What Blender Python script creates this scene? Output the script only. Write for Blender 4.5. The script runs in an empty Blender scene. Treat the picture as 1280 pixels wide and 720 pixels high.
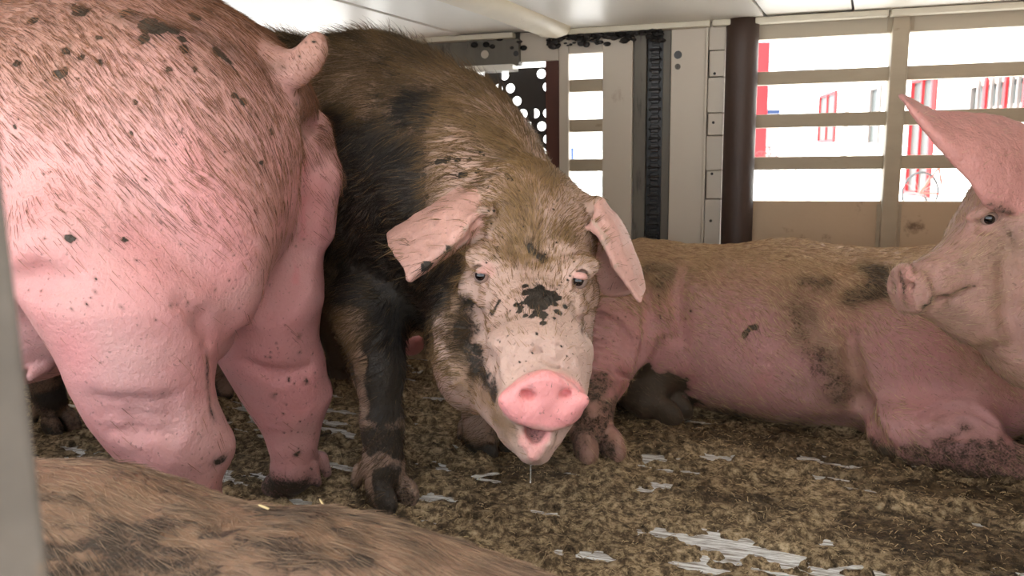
import bpy, bmesh, math, random
import numpy as np
from mathutils import Vector, Matrix
from mathutils.bvhtree import BVHTree
random.seed(7); RNG = np.random.default_rng(7)
Q = 1.0            # voxel scale
HAIR = 1.0         # bristle density scale
C = bpy.context.scene.collection
S = bpy.context.scene

# ------------------------------------------------------------------ camera, sky, sun, exposure
YAW = math.radians(17.0); PITCH = math.atan(0.167); ROLL = 0.0144; FPX = 1000.0; EYE = 0.75
_cy, _sy = math.cos(YAW), math.sin(YAW)
RZ = np.array([[_cy, -_sy, 0], [_sy, _cy, 0], [0, 0, 1.0]])      # viewing frame -> truck frame
_r0 = np.array([1.0, 0, 0]); _f = np.array([0, math.cos(PITCH), -math.sin(PITCH)]); _u0 = np.array([0, math.sin(PITCH), math.cos(PITCH)])
_c, _s = math.cos(ROLL), math.sin(ROLL)
_r = _c * _r0 - _s * _u0; _u = _s * _r0 + _c * _u0
CAMP = np.array([0, 0, EYE])
cam_d = bpy.data.cameras.new('camera'); cam = bpy.data.objects.new('camera', cam_d); C.objects.link(cam)
cam_d.sensor_width = 36; cam_d.lens = 36 * FPX / 1280; cam_d.clip_start = 0.02; cam_d.clip_end = 400
M4 = Matrix.Identity(4)
for i, col in enumerate((RZ @ _r, RZ @ _u, -(RZ @ _f), CAMP)):
    for j in range(3): M4[j][i] = col[j]
cam.matrix_world = M4
cam_d.dof.use_dof = True; cam_d.dof.focus_distance = 1.45; cam_d.dof.aperture_fstop = 8.0
S.camera = cam
S.view_settings.view_transform = 'Standard'; S.view_settings.look = 'None'; S.view_settings.gamma = 1
S.view_settings.use_curve_mapping = False
S.view_settings.exposure = 1.85

world = bpy.data.worlds.new('sky'); S.world = world; world.use_nodes = True
wn = world.node_tree.nodes; wl = world.node_tree.links
bg = wn['Background']
bg.inputs[0].default_value = (0.86, 0.93, 1.0, 1); bg.inputs[1].default_value = 1.0
sun_d = bpy.data.lights.new('sun', 'SUN'); sun_d.energy = 9.0; sun_d.angle = math.radians(0.6); sun_d.color = (1, 0.98, 0.94)
sun = bpy.data.objects.new('sun', sun_d); C.objects.link(sun)
sun_to = Vector((0.62, 0.10, -0.80))          # light travels along the truck, a little towards the far side
sun.rotation_euler = sun_to.to_track_quat('-Z', 'Y').to_euler(); sun.location = (-8, -2, 12)

# ------------------------------------------------------------------ geometry of the view (real positions from measured directions)
def ray(u, v):
    return _f + (u - 640) / FPX * _r + (360 - v) / FPX * _u
def P(u, v, y):
    d = ray(u, v); return CAMP + d * (y / d[1])
def G(u, v, z=0.0):
    d = ray(u, v); return CAMP + d * ((z - EYE) / d[2])
def TW(p): return RZ @ np.asarray(p, float)
WALL_Y = 2.67
def W(u, v, Y=WALL_Y):                # point on the plane truck-y = Y
    d = RZ @ ray(u, v); return CAMP + d * (Y / d[1])
def CEIL_H():
    return 1.165

# ------------------------------------------------------------------ noise
def _hash(ix, iy, iz, seed):
    h = (ix * 374761393 + iy * 668265263 + iz * 1274126177 + seed * 974634777) & 0xFFFFFFFF
    h = ((h ^ (h >> 13)) * 1274126177) & 0xFFFFFFFF
    h = h ^ (h >> 16)
    return (h & 0xFFFF) / 65535.0
def vnoise(p, seed=0):
    p = np.asarray(p, float); i = np.floor(p).astype(np.int64); f = p - i; f = f * f * f * (f * (f * 6 - 15) + 10)
    r = 0
    for dx in (0, 1):
        wx = f[:, 0] if dx else 1 - f[:, 0]
        for dy in (0, 1):
            wy = f[:, 1] if dy else 1 - f[:, 1]
            for dz in (0, 1):
                wz = f[:, 2] if dz else 1 - f[:, 2]
                r = r + wx * wy * wz * _hash(i[:, 0] + dx, i[:, 1] + dy, i[:, 2] + dz, seed)
    return r * 2 - 1
def fbm(p, oct=4, seed=0):
    a, s, r = 1.0, 1.0, 0
    for o in range(oct):
        r = r + a * vnoise(p * s + 17.3 * o, seed + o); a *= 0.5; s *= 2.03
    return r
def sstep(a, b, x):
    t = np.clip((x - a) / (b - a), 0, 1); return t * t * (3 - 2 * t)

# ------------------------------------------------------------------ implicit-surface modelling
def nrm(v):
    v = np.asarray(v, float); return v / np.linalg.norm(v)
def basis(fwd, up=(0, 0, 1)):
    f = nrm(fwd); s = nrm(np.cross(up, f)); u = np.cross(f, s); return np.stack([f, s, u])   # rows: along, side, up
class Body:
    def __init__(s): s.p = []
    def add(s, fn, k=0.03, op='u'): s.p.append((fn, k, op)); return s
    def cone(s, a, b, ra, rb, k=0.03, op='u', flat=None):
        """tapered limb; flat=(dir, scale) squashes the section along dir"""
        a = np.asarray(a, float); b = np.asarray(b, float); ab = b - a; L2 = ab @ ab + 1e-12
        def fn(X):
            pa = X - a; t = np.clip(pa @ ab / L2, 0, 1)
            q = pa - t[:, None] * ab
            if flat is not None:
                n = np.asarray(flat[0]); c = q @ n; q = q + np.outer(c * (1 / flat[1] - 1), n)
            return (np.sqrt((q * q).sum(1)) - (ra + (rb - ra) * t)) * (1.0 if flat is None else min(1, flat[1]) ** .5)
        return s.add(fn, k, op)
    def ell(s, c, r, R=None, k=0.03, op='u'):
        c = np.asarray(c, float); r = np.asarray(r, float); R = np.eye(3) if R is None else R
        def fn(X):
            q = (X - c) @ R.T / r
            k0 = np.sqrt((q * q).sum(1)); k1 = np.sqrt(((q / r) ** 2).sum(1)) + 1e-9
            return k0 * (k0 - 1) / k1
        return s.add(fn, k, op)
    def chain(s, pts, rs, k=0.02, op='u'):
        for i in range(len(pts) - 1): s.cone(pts[i], pts[i + 1], rs[i], rs[i + 1], k, op)
        return s
    def sheet(s, grid, thick, k=0.02):
        """thin curved sheet through a grid of control points (rows x cols), Catmull-Rom"""
        g = np.asarray(grid, float)
        def up(a, n):
            m = a.shape[0]; t = np.linspace(0, m - 1, n); i = np.minimum(t.astype(int), m - 2); f = (t - i)[:, None, None]
            ap = np.concatenate([2 * a[:1] - a[1:2], a, 2 * a[-1:] - a[-2:-1]]); p0, p1, p2, p3 = ap[i], ap[i + 1], ap[i + 2], ap[i + 3]
            return .5 * (2 * p1 + (p2 - p0) * f + (2 * p0 - 5 * p1 + 4 * p2 - p3) * f ** 2 + (3 * p1 - p0 - 3 * p2 + p3) * f ** 3)
        g = up(g, 26); g = up(g.transpose(1, 0, 2), 26).transpose(1, 0, 2)
        n, m = g.shape[:2]; V = g.reshape(-1, 3)
        F = [(i * m + j, i * m + j + 1, (i + 1) * m + j + 1, (i + 1) * m + j) for i in range(n - 1) for j in range(m - 1)]
        bv = BVHTree.FromPolygons([tuple(v) for v in V], F)
        cen = V.mean(0); rad = np.sqrt(((V - cen) ** 2).sum(1)).max()
        th = np.asarray(thick, float)
        def fn(X):
            dc = np.sqrt(((X - cen) ** 2).sum(1)) - rad
            out = dc.copy()
            for i in np.nonzero(dc < 0.03)[0]:
                h = bv.find_nearest(X[i])
                row = (h[2] // (m - 1)) / (n - 2)
                out[i] = h[3] - (th[0] + (th[1] - th[0]) * row)
            return out
        s.sheets = getattr(s, 'sheets', []) + [(cen, rad, bv)]
        return s.add(fn, k, 'u')
    def value(s, X):
        d = np.full(len(X), 1.0)
        for fn, k, op in s.p:
            e = fn(X)
            if op == 'u':
                hh = np.maximum(k - np.abs(d - e), 0) / k; d = np.minimum(d, e) - hh * hh * k * .25
            else:
                e = -e; hh = np.maximum(k - np.abs(d - e), 0) / k; d = np.maximum(d, e) + hh * hh * k * .25
        return d
    def hit(s, uv, start=.7):
        """points of the surface seen in the directions uv"""
        D = np.array([nrm(ray(*q)) for q in uv]); t = np.full(len(D), start)
        for i in range(60): t = t + .75 * np.clip(s.value(CAMP + D * t[:, None]), -.2, .12)
        return CAMP + D * t[:, None]
    def groove(s, uv, r=.005, k=.02, depth=0.0, op='s'):
        pts = s.hit(uv); m = len(pts)
        pts = [q + nrm(q - CAMP) * depth for q in pts]
        rs = [r * (.35 + .65 * math.sin(math.pi * (i + .5) / m)) for i in range(m)] if m > 2 else [r] * m
        return s.chain(pts, rs, k, op)
    def ridge(s, uv, r=.006, k=.02, depth=.003): return s.groove(uv, r, k, depth, 'u')
    def build(s, h, lo, hi):
        h = h * Q; B = 8
        lo = np.asarray(lo, float); n = (np.ceil((np.asarray(hi) - lo) / h / B).astype(int)) * B
        nb = n // B
        bi = np.stack(np.meshgrid(*[np.arange(k) for k in nb], indexing='ij'), -1).reshape(-1, 3)
        bc = lo + (bi * B + (B - 1) / 2) * h
        rad = B * h * 0.5 * math.sqrt(3)
        comb = np.full(len(bc), 1.0); near = []
        def op_(d, e, k, op):
            if op == 'u':
                hh = np.maximum(k - np.abs(d - e), 0) / k; return np.minimum(d, e) - hh * hh * k * .25
            e = -e; hh = np.maximum(k - np.abs(d - e), 0) / k; return np.maximum(d, e) + hh * hh * k * .25
        for fn, k, op in s.p:
            e = fn(bc); near.append(e); comb = op_(comb, e, k, op)
        act = np.nonzero(np.abs(comb) < rad * 1.35 + .012)[0]
        g = np.stack(np.meshgrid(*[np.arange(B)] * 3, indexing='ij'), -1).reshape(-1, 3) * h
        base = lo + bi[act] * B * h
        d = np.full((len(act), B ** 3), 1.0)
        for (fn, k, op), e in zip(s.p, near):
            sel = np.nonzero(e[act] < rad * 1.5 + k + .03)[0]
            if len(sel) == 0: continue
            X = (base[sel][:, None, :] + g[None]).reshape(-1, 3)
            d[sel] = op_(d[sel], fn(X).reshape(len(sel), -1), k, op)
        D = np.repeat(np.repeat(np.repeat(np.sign(comb).reshape(nb).astype(np.float32), B, 0), B, 1), B, 2)
        D6 = D.reshape(nb[0], B, nb[1], B, nb[2], B)
        a = bi[act]
        D6[a[:, 0], :, a[:, 1], :, a[:, 2], :] = d.reshape(-1, B, B, B)
        D = D6.reshape(n)
        return surface_nets(D, lo, h)
def surface_nets(D, lo, h):
    sg = D < 0
    c = sg[:-1, :-1, :-1].astype(np.int8)
    for i, j, k in ((1,0,0),(0,1,0),(0,0,1),(1,1,0),(1,0,1),(0,1,1),(1,1,1)):
        c = c + sg[i:sg.shape[0]-1+i, j:sg.shape[1]-1+j, k:sg.shape[2]-1+k]
    cells = np.argwhere((c > 0) & (c < 8))
    idx = np.full(c.shape, -1, np.int32); idx[tuple(cells.T)] = np.arange(len(cells))
    acc = np.zeros((len(cells), 3)); cnt = np.zeros(len(cells))
    cor = [(i, j, k) for i in (0, 1) for j in (0, 1) for k in (0, 1)]
    val = {q: D[cells[:, 0]+q[0], cells[:, 1]+q[1], cells[:, 2]+q[2]].astype(float) for q in cor}
    for q in cor:
        for ax in range(3):
            if q[ax]: continue
            q2 = list(q); q2[ax] = 1; q2 = tuple(q2)
            va, vb = val[q], val[q2]; m = (va < 0) != (vb < 0)
            t = np.where(m, va / np.where(m, va - vb, 1), 0)
            pt = np.tile(np.array(q, float), (len(cells), 1)); pt[:, ax] = t
            acc[m] += pt[m]; cnt[m] += 1
    V = lo + (cells + acc / cnt[:, None]) * h
    faces = []
    for ax in range(3):
        b, e = (ax + 1) % 3, (ax + 2) % 3
        s0 = [slice(1, -1)] * 3; s0[ax] = slice(0, -1); s1 = list(s0); s1[ax] = slice(1, None)
        A, Bv = sg[tuple(s0)], sg[tuple(s1)]
        ed = np.argwhere(A != Bv)
        flip = A[tuple(ed.T)]
        ed = ed + 1; ed[:, ax] -= 1
        def at(db, de):
            q = ed.copy(); q[:, b] -= db; q[:, e] -= de; return idx[tuple(q.T)]
        f = np.stack([at(1, 1), at(0, 1), at(0, 0), at(1, 0)], 1)
        f[~flip] = f[~flip][:, ::-1]
        faces.append(f)
    F = np.concatenate(faces); F = F[(F >= 0).all(1)]
    return V, F
def vnormals(V, F):
    n = np.cross(V[F[:, 2]] - V[F[:, 0]], V[F[:, 3]] - V[F[:, 1]])
    N = np.zeros_like(V)
    for i in range(4):
        for a in range(3): N[:, a] += np.bincount(F[:, i], n[:, a], len(V))
    return N / (np.linalg.norm(N, axis=1, keepdims=True) + 1e-12)

# ------------------------------------------------------------------ object helpers
def np_mesh(name, V, F, smooth=True):
    me = bpy.data.meshes.new(name); F = np.asarray(F); k = F.shape[1]
    me.vertices.add(len(V)); me.vertices.foreach_set('co', np.asarray(V, np.float32).ravel())
    me.loops.add(F.size); me.loops.foreach_set('vertex_index', F.astype(np.int32).ravel())
    me.polygons.add(len(F)); me.polygons.foreach_set('loop_start', np.arange(0, F.size, k, dtype=np.int32))
    me.update(calc_edges=True); me.validate()
    if smooth: me.polygons.foreach_set('use_smooth', np.ones(len(me.polygons), bool))
    return me
def link(name, data, mat=None, parent=None):
    o = bpy.data.objects.new(name, data); C.objects.link(o)
    if mat is not None:
        for m in (mat if isinstance(mat, (list, tuple)) else [mat]): data.materials.append(m)
    if parent is not None: o.parent = parent
    return o
def tag(o, label=None, cat=None, group=None, kind=None):
    for k, v in (('label', label), ('category', cat), ('group', group), ('kind', kind)):
        if v: o[k] = v
    return o
def empty(name, loc, rz=0.0):
    o = bpy.data.objects.new(name, None); C.objects.link(o); o.location = loc; o.rotation_euler = (0, 0, rz); o.empty_display_size = .1
    return o
class MB:
    """collects shapes in one bmesh"""
    def __init__(s): s.bm = bmesh.new()
    def box(s, lo, hi, bev=0.0, M=None):
        lo = np.minimum(lo, hi); hi2 = np.maximum(lo, hi)
        r = bmesh.ops.create_cube(s.bm, size=1); vs = r['verts']
        for v in vs:
            v.co = Vector([(lo[i] + hi2[i]) / 2 + v.co[i] * (hi2[i] - lo[i]) for i in range(3)])
        if bev > 0:
            es = list({e for v in vs for e in v.link_edges})
            rr = bmesh.ops.bevel(s.bm, geom=es, offset=bev, segments=2, affect='EDGES', profile=.6)
            vs = list({v for f in rr['faces'] for v in f.verts} | {v for v in vs if v.is_valid})
        if M is not None: bmesh.ops.transform(s.bm, matrix=M, verts=[v for v in vs if v.is_valid])
        return s
    def prism(s, pts, a, b):
        """closed polygon pts (3D) swept from offset a to offset b (vectors)"""
        a = Vector(a); b = Vector(b)
        v0 = [s.bm.verts.new(Vector(p) + a) for p in pts]; v1 = [s.bm.verts.new(Vector(p) + b) for p in pts]
        n = len(pts)
        s.bm.faces.new(v0[::-1]); s.bm.faces.new(v1)
        for i in range(n): s.bm.faces.new([v0[i], v0[(i + 1) % n], v1[(i + 1) % n], v1[i]])
        return s
    def tube(s, pts, r, n=10, closed=False):
        pts = [Vector(p) for p in pts]; rs = r if isinstance(r, (list, tuple)) else [r] * len(pts); rings = []
        m = len(pts)
        for i, p in enumerate(pts):
            t = (pts[(i + 1) % m] - pts[i - 1]) if closed else (pts[min(i + 1, m - 1)] - pts[max(i - 1, 0)])
            t.normalize(); a = t.orthogonal() if abs(t.z) > .9 else t.cross(Vector((0, 0, 1)))
            a.normalize(); b = t.cross(a)
            rings.append([s.bm.verts.new(p + rs[i] * (math.cos(2 * math.pi * k / n) * a + math.sin(2 * math.pi * k / n) * b)) for k in range(n)])
        for i in range(m if closed else m - 1):
            q0, q1 = rings[i], rings[(i + 1) % m]
            for k in range(n): s.bm.faces.new([q0[k], q0[(k + 1) % n], q1[(k + 1) % n], q1[k]])
        if not closed: s.bm.faces.new(rings[0][::-1]); s.bm.faces.new(rings[-1])
        return s
    def ball(s, c, r, seg=12):
        rr = bmesh.ops.create_uvsphere(s.bm, u_segments=seg, v_segments=max(6, seg // 2), radius=1)
        r = (r, r, r) if not isinstance(r, (tuple, list)) else r
        for v in rr['verts']: v.co = Vector([c[i] + v.co[i] * r[i] for i in range(3)])
        return s
    def build(s, name, mat, parent=None, smooth=False):
        bmesh.ops.recalc_face_normals(s.bm, faces=s.bm.faces)
        me = bpy.data.meshes.new(name); s.bm.to_mesh(me); s.bm.free()
        if smooth:
            me.polygons.foreach_set('use_smooth', np.ones(len(me.polygons), bool))
        o = link(name, me, mat, parent)
        return o
def reorigin(o, loc):
    """put a top-level mesh's origin at loc"""
    o.data.transform(Matrix.Translation(-Vector(loc))); o.location = loc; return o

# ------------------------------------------------------------------ materials
def nodes(name):
    m = bpy.data.materials.new(name); m.use_nodes = True
    return m, m.node_tree.nodes, m.node_tree.links, m.node_tree.nodes['Principled BSDF']
def simple(name, col, rough=.6, metal=0.0, var=0.12, scale=6.0, bump=0.0, dirt=None, dirt_amt=.5, dirt_scale=3.0, bscale=40, stretch=None, spec=.5):
    m, n, l, b = nodes(name)
    tc = n.new('ShaderNodeTexCoord'); mp = n.new('ShaderNodeMapping'); l.new(tc.outputs['Object'], mp.inputs[0])
    if stretch: mp.inputs['Scale'].default_value = stretch
    nz = n.new('ShaderNodeTexNoise'); nz.inputs['Scale'].default_value = scale; nz.inputs['Detail'].default_value = 6; l.new(mp.outputs[0], nz.inputs[0])
    mx = n.new('ShaderNodeMix'); mx.data_type = 'RGBA'; l.new(nz.outputs[0], mx.inputs['Factor'])
    c = np.array(col); mx.inputs[6].default_value = (*np.clip(c * (1 - var), 0, 1), 1); mx.inputs[7].default_value = (*np.clip(c * (1 + var), 0, 1), 1)
    out = mx.outputs[2]
    if dirt is not None:
        n2 = n.new('ShaderNodeTexNoise'); n2.inputs['Scale'].default_value = dirt_scale; n2.inputs['Detail'].default_value = 9; n2.inputs['Roughness'].default_value = .68
        l.new(mp.outputs[0], n2.inputs[0])
        rp = n.new('ShaderNodeValToRGB'); l.new(n2.outputs[0], rp.inputs[0])
        rp.color_ramp.elements[0].position = .72 - .3 * dirt_amt; rp.color_ramp.elements[1].position = .84 - .3 * dirt_amt
        m2 = n.new('ShaderNodeMix'); m2.data_type = 'RGBA'; l.new(rp.outputs[0], m2.inputs['Factor']); l.new(out, m2.inputs[6]); m2.inputs[7].default_value = (*dirt, 1)
        out = m2.outputs[2]
    l.new(out, b.inputs['Base Color'])
    b.inputs['Roughness'].default_value = rough; b.inputs['Metallic'].default_value = metal; b.inputs['Specular IOR Level'].default_value = spec
    if bump > 0:
        n3 = n.new('ShaderNodeTexNoise'); n3.inputs['Scale'].default_value = bscale; n3.inputs['Detail'].default_value = 5; l.new(mp.outputs[0], n3.inputs[0])
        bp = n.new('ShaderNodeBump'); bp.inputs['Strength'].default_value = bump; bp.inputs['Distance'].default_value = .004
        l.new(n3.outputs[0], bp.inputs['Height']); l.new(bp.outputs[0], b.inputs['Normal'])
    return m
def srgb(r, g, b):
    f = lambda x: (x / 255 / 12.92) if x / 255 <= .04045 else ((x / 255 + .055) / 1.055) ** 2.4
    return (f(r), f(g), f(b))
def skin_material(name, pink, tan, mud, red, gvar=.8):
    """skin: vertex paint R = mud, G = tan dirt, B = raw pink"""
    m, n, l, b = nodes(name)
    at = n.new('ShaderNodeAttribute'); at.attribute_name = 'paint'
    sp = n.new('ShaderNodeSeparateColor'); l.new(at.outputs['Color'], sp.inputs[0])
    tc = n.new('ShaderNodeTexCoord')
    def noise(sc, det=6, ro=.6):
        q = n.new('ShaderNodeTexNoise'); q.inputs['Scale'].default_value = sc; q.inputs['Detail'].default_value = det; q.inputs['Roughness'].default_value = ro
        l.new(tc.outputs['Object'], q.inputs[0]); return q.outputs[0]
    def mth(op, a, c, clamp=False):
        q = n.new('ShaderNodeMath'); q.operation = op; q.use_clamp = clamp
        for i, x in enumerate((a, c)):
            if isinstance(x, (int, float)): q.inputs[i].default_value = x
            else: l.new(x, q.inputs[i])
        return q.outputs[0]
    def mix(f, a, c):
        q = n.new('ShaderNodeMix'); q.data_type = 'RGBA'
        if isinstance(f, (int, float)): q.inputs[0].default_value = f
        else: l.new(f, q.inputs[0])
        for i, x in ((6, a), (7, c)):
            if isinstance(x, tuple): q.inputs[i].default_value = (*x, 1)
            else: l.new(x, q.inputs[i])
        return q.outputs[2]
    def edge(a, amt, w):     # noisy threshold of a painted mask
        q = mth('ADD', a, mth('MULTIPLY', mth('SUBTRACT', noise(60, 8, .75), .5), amt))
        q = mth('ADD', q, mth('MULTIPLY', mth('SUBTRACT', noise(230, 4, .6), .5), amt * .7))
        r = n.new('ShaderNodeMapRange'); r.interpolation_type = 'SMOOTHSTEP'; l.new(q, r.inputs[0]); r.inputs[1].default_value = .5 - w; r.inputs[2].default_value = .5 + w
        return r.outputs[0]
    big = noise(7, 4)
    c = mix(big, tuple(np.array(pink) * .84), tuple(np.minimum(np.array(pink) * 1.1, 1)))
    c = mix(mth('MULTIPLY', noise(70, 5, .7), .35), c, tuple(np.array(pink) * np.array((.75, .6, .55))))
    c = mix(sp.outputs[2], c, red)
    g = mth('MULTIPLY', mth('ADD', sp.outputs[1], mth('MULTIPLY', mth('SUBTRACT', noise(34, 8, .78), .5), gvar)), sp.outputs[1], True)
    c = mix(g, c, tan)
    fr = n.new('ShaderNodeMapRange'); l.new(noise(150, 3, .5), fr.inputs[0]); fr.inputs[1].default_value = .64; fr.inputs[2].default_value = .72
    c = mix(mth('MULTIPLY', fr.outputs[0], .45), c, tuple(np.array(mud) * 1.8))
    film = mth('MULTIPLY', mth('MULTIPLY', sp.outputs[0], mth('ADD', noise(90, 8, .7), .45)), .95, True)
    c = mix(film, c, tuple(np.array(mud) * np.array((2.0, 1.8, 1.55))))
    e = edge(sp.outputs[0], .62, .11)
    c = mix(e, c, mix(noise(40), mud, tuple(np.array(mud) * 1.7)))
    l.new(c, b.inputs['Base Color'])
    b.inputs['Subsurface Weight'].default_value = .10; b.inputs['Subsurface Radius'].default_value = (.010, .004, .0025); b.inputs['Subsurface Scale'].default_value = .5
    wt = n.new('ShaderNodeMapRange'); l.new(sp.outputs[2], wt.inputs[0]); wt.inputs[1].default_value = .7; wt.inputs[2].default_value = .95; wt.inputs[3].default_value = .52; wt.inputs[4].default_value = .30; l.new(wt.outputs[0], b.inputs['Roughness'])
    b.inputs['Specular IOR Level'].default_value = .35
    # fine wrinkles and pores
    wv = n.new('ShaderNodeTexVoronoi'); wv.inputs['Scale'].default_value = 130; wv.feature = 'DISTANCE_TO_EDGE'
    mp = n.new('ShaderNodeMapping'); mp.inputs['Scale'].default_value = (1, 1, .55); l.new(tc.outputs['Object'], mp.inputs[0]); l.new(mp.outputs[0], wv.inputs[0])
    hgt = mth('ADD', mth('MULTIPLY', noise(90, 6, .65), 1.0), mth('MULTIPLY', wv.outputs[0], .35))
    hgt = mth('ADD', hgt, mth('MULTIPLY', e, .8))
    bp = n.new('ShaderNodeBump'); bp.inputs['Strength'].default_value = .8; bp.inputs['Distance'].default_value = .004
    l.new(hgt, bp.inputs['Height']); l.new(bp.outputs[0], b.inputs['Normal'])
    return m
def hair_material():
    m, n, l, b = nodes('bristle')
    at = n.new('ShaderNodeAttribute'); at.attribute_name = 'tint'
    l.new(at.outputs['Color'], b.inputs['Base Color']); b.inputs['Roughness'].default_value = .45; b.inputs['Specular IOR Level'].default_value = .3
    return m
MAT_HAIR = hair_material()
def MATS():
    M = {}
    M['alu'] = simple('grimy_aluminium', srgb(178, 166, 146), .55, .0, .10, 5, .15, srgb(120, 92, 62), .28, 4)
    M['alu_slat'] = simple('slat_aluminium', srgb(165, 150, 128), .6, .0, .14, 8, .2, srgb(105, 80, 55), .3, 9, stretch=(1, 1, 3))
    M['panel'] = simple('stained_panel', srgb(184, 160, 132), .6, .0, .12, 4, .25, srgb(92, 66, 44), .52, 7)
    M['pillar'] = simple('pillar_paint', srgb(196, 184, 168), .5, .0, .06, 4, .1, srgb(130, 92, 52), .14, 6, stretch=(1, 1, .5))
    M['dull'] = simple('dull_channel', srgb(104, 98, 88), .6, .0, .35, 7, .3, srgb(30, 26, 22), .5, 8, stretch=(3, 3, .5))
    M['black'] = simple('greasy_black', srgb(26, 24, 24), .4, .0, .3, 20, .3)
    M['chain'] = simple('greasy_chain', srgb(52, 50, 50), .35, .4, .3, 30, .3)
    M['rust'] = simple('brown_post', srgb(64, 47, 39), .55, .0, .3, 6, .4, srgb(38, 24, 18), .5, 5, stretch=(1, 1, .4))
    M['maroon'] = simple('maroon_frame', srgb(84, 44, 32), .6, .0, .2, 8, .2)
    M['ceil'] = simple('white_ceiling', srgb(236, 232, 222), .38, .0, .03, 2.5, .05, srgb(188, 170, 138), .24, 3)
    M['trim'] = simple('ceiling_trim', srgb(206, 198, 178), .5, .0, .1, 8, .2, srgb(110, 92, 66), .35, 12)
    M['tarp'] = simple('white_beam_wrap', srgb(226, 214, 188), .5, .0, .08, 10, .5, srgb(150, 120, 80), .3, 9, bscale=25)
    M['grime'] = simple('black_grime', srgb(30, 25, 22), .7, .0, .4, 40, .6)
    M['dark_plate'] = simple('dark_perforated_plate', srgb(52, 46, 42), .6, .0, .3, 12, .2)
    M['near_post'] = simple('near_post', srgb(84, 77, 70), .6, .0, .45, 45, .3, srgb(124, 92, 60), .46, 22)
    M['white_wall'] = simple('white_render', srgb(238, 236, 230), .9, .0, .02, 1)
    M['roof'] = simple('pale_roof', srgb(214, 220, 226), .8, .0, .04, 1)
    M['red'] = simple('red_paint', srgb(168, 28, 34), .6, .0, .06, 4)
    M['pane'] = simple('window_pane', srgb(52, 56, 54), .4, .0, .3, 1.5)
    M['greyframe'] = simple('grey_frame', srgb(120, 112, 108), .6, .0, .1, 4)
    M['concrete'] = simple('bright_concrete', srgb(206, 205, 203), .9, .0, .06, .6)
    M['bike'] = simple('bicycle_frame', srgb(70, 88, 96), .5, .2, .2, 5)
    M['bike_red'] = simple('bicycle_red', srgb(170, 60, 50), .5, .2, .2, 5)
    M['tyre'] = simple('tyre', srgb(44, 44, 46), .8, .0, .2, 5)
    M['blue'] = simple('blue_cloth', srgb(60, 80, 120), .9, .0, .2, 3)
    M['car'] = simple('white_car', srgb(236, 236, 236), .3, .0, .02, 3)
    return M
MT = MATS()

# ------------------------------------------------------------------ the truck deck: floor, ceiling, far wall
XL, XR = -2.95, 2.6
CH = 1.15
NEAR_Y = 0.17
fl = MB().box((XL, NEAR_Y, -.06), (XR, WALL_Y + .06, 0))
def floor_material():
    m, n, l, b = nodes('worn_metal_floor')
    tc = n.new('ShaderNodeTexCoord'); mp = n.new('ShaderNodeMapping'); mp.inputs['Scale'].default_value = (14, 130, 10); mp.inputs['Rotation'].default_value = (0, 0, .12)
    l.new(tc.outputs['Object'], mp.inputs[0])
    nz = n.new('ShaderNodeTexNoise'); nz.inputs['Scale'].default_value = 1; nz.inputs['Detail'].default_value = 8; nz.inputs['Roughness'].default_value = .7; l.new(mp.outputs[0], nz.inputs[0])
    rp = n.new('ShaderNodeValToRGB'); l.new(nz.outputs[0], rp.inputs[0])
    rp.color_ramp.elements[0].position = .38; rp.color_ramp.elements[0].color = (*srgb(120, 104, 84), 1)
    rp.color_ramp.elements[1].position = .55; rp.color_ramp.elements[1].color = (*srgb(246, 246, 244), 1)
    l.new(rp.outputs[0], b.inputs['Base Color']); b.inputs['Roughness'].default_value = .3; b.inputs['Metallic'].default_value = .0
    bp = n.new('ShaderNodeBump'); bp.inputs['Strength'].default_value = .4; bp.inputs['Distance'].default_value = .002; l.new(nz.outputs[0], bp.inputs['Height']); l.new(bp.outputs[0], b.inputs['Normal'])
    return m
floor = tag(fl.build('floor', floor_material()), 'worn pale metal truck floor showing through the manure', kind='structure')
ceiling = tag(MB().box((XL, NEAR_Y, CH + .012), (XR, WALL_Y + .04, CH + .07)).build('ceiling', MT['black']), 'low white panelled truck deck ceiling', kind='structure')
# ceiling boards: seams run across the truck, slightly skewed
SK = math.tan(math.radians(7.0))
seam_px = [(290, 2), (424, 0), (553, 0), (700, 46), (955, 17), (1066, 8), (1290, -10)]
def ceil_x(u, v):                       # seam position measured at the far wall
    d = RZ @ ray(u, v); p = CAMP + d * ((CH - EYE) / d[2]); return p[0] + (WALL_Y - p[1]) * SK
xs = sorted(ceil_x(*q) for q in seam_px)
xs = [XL, xs[0] - .55] + xs + [xs[-1] + .4, XR + .4]
for i in range(len(xs) - 1):
    g = .0035; a, b = xs[i] + g, xs[i + 1] - g
    y0, y1 = NEAR_Y, WALL_Y - .02
    lo = [(a - (WALL_Y - y0) * SK, y0), (b - (WALL_Y - y0) * SK, y0), (b - (WALL_Y - y1) * SK, y1), (a - (WALL_Y - y1) * SK, y1)]
    dz = .002 * ((i * 7) % 3)
    MB().prism([(x, y, CH - dz) for x, y in lo], (0, 0, 0), (0, 0, .012)).build('panel', MT['ceil'], ceiling)
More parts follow.
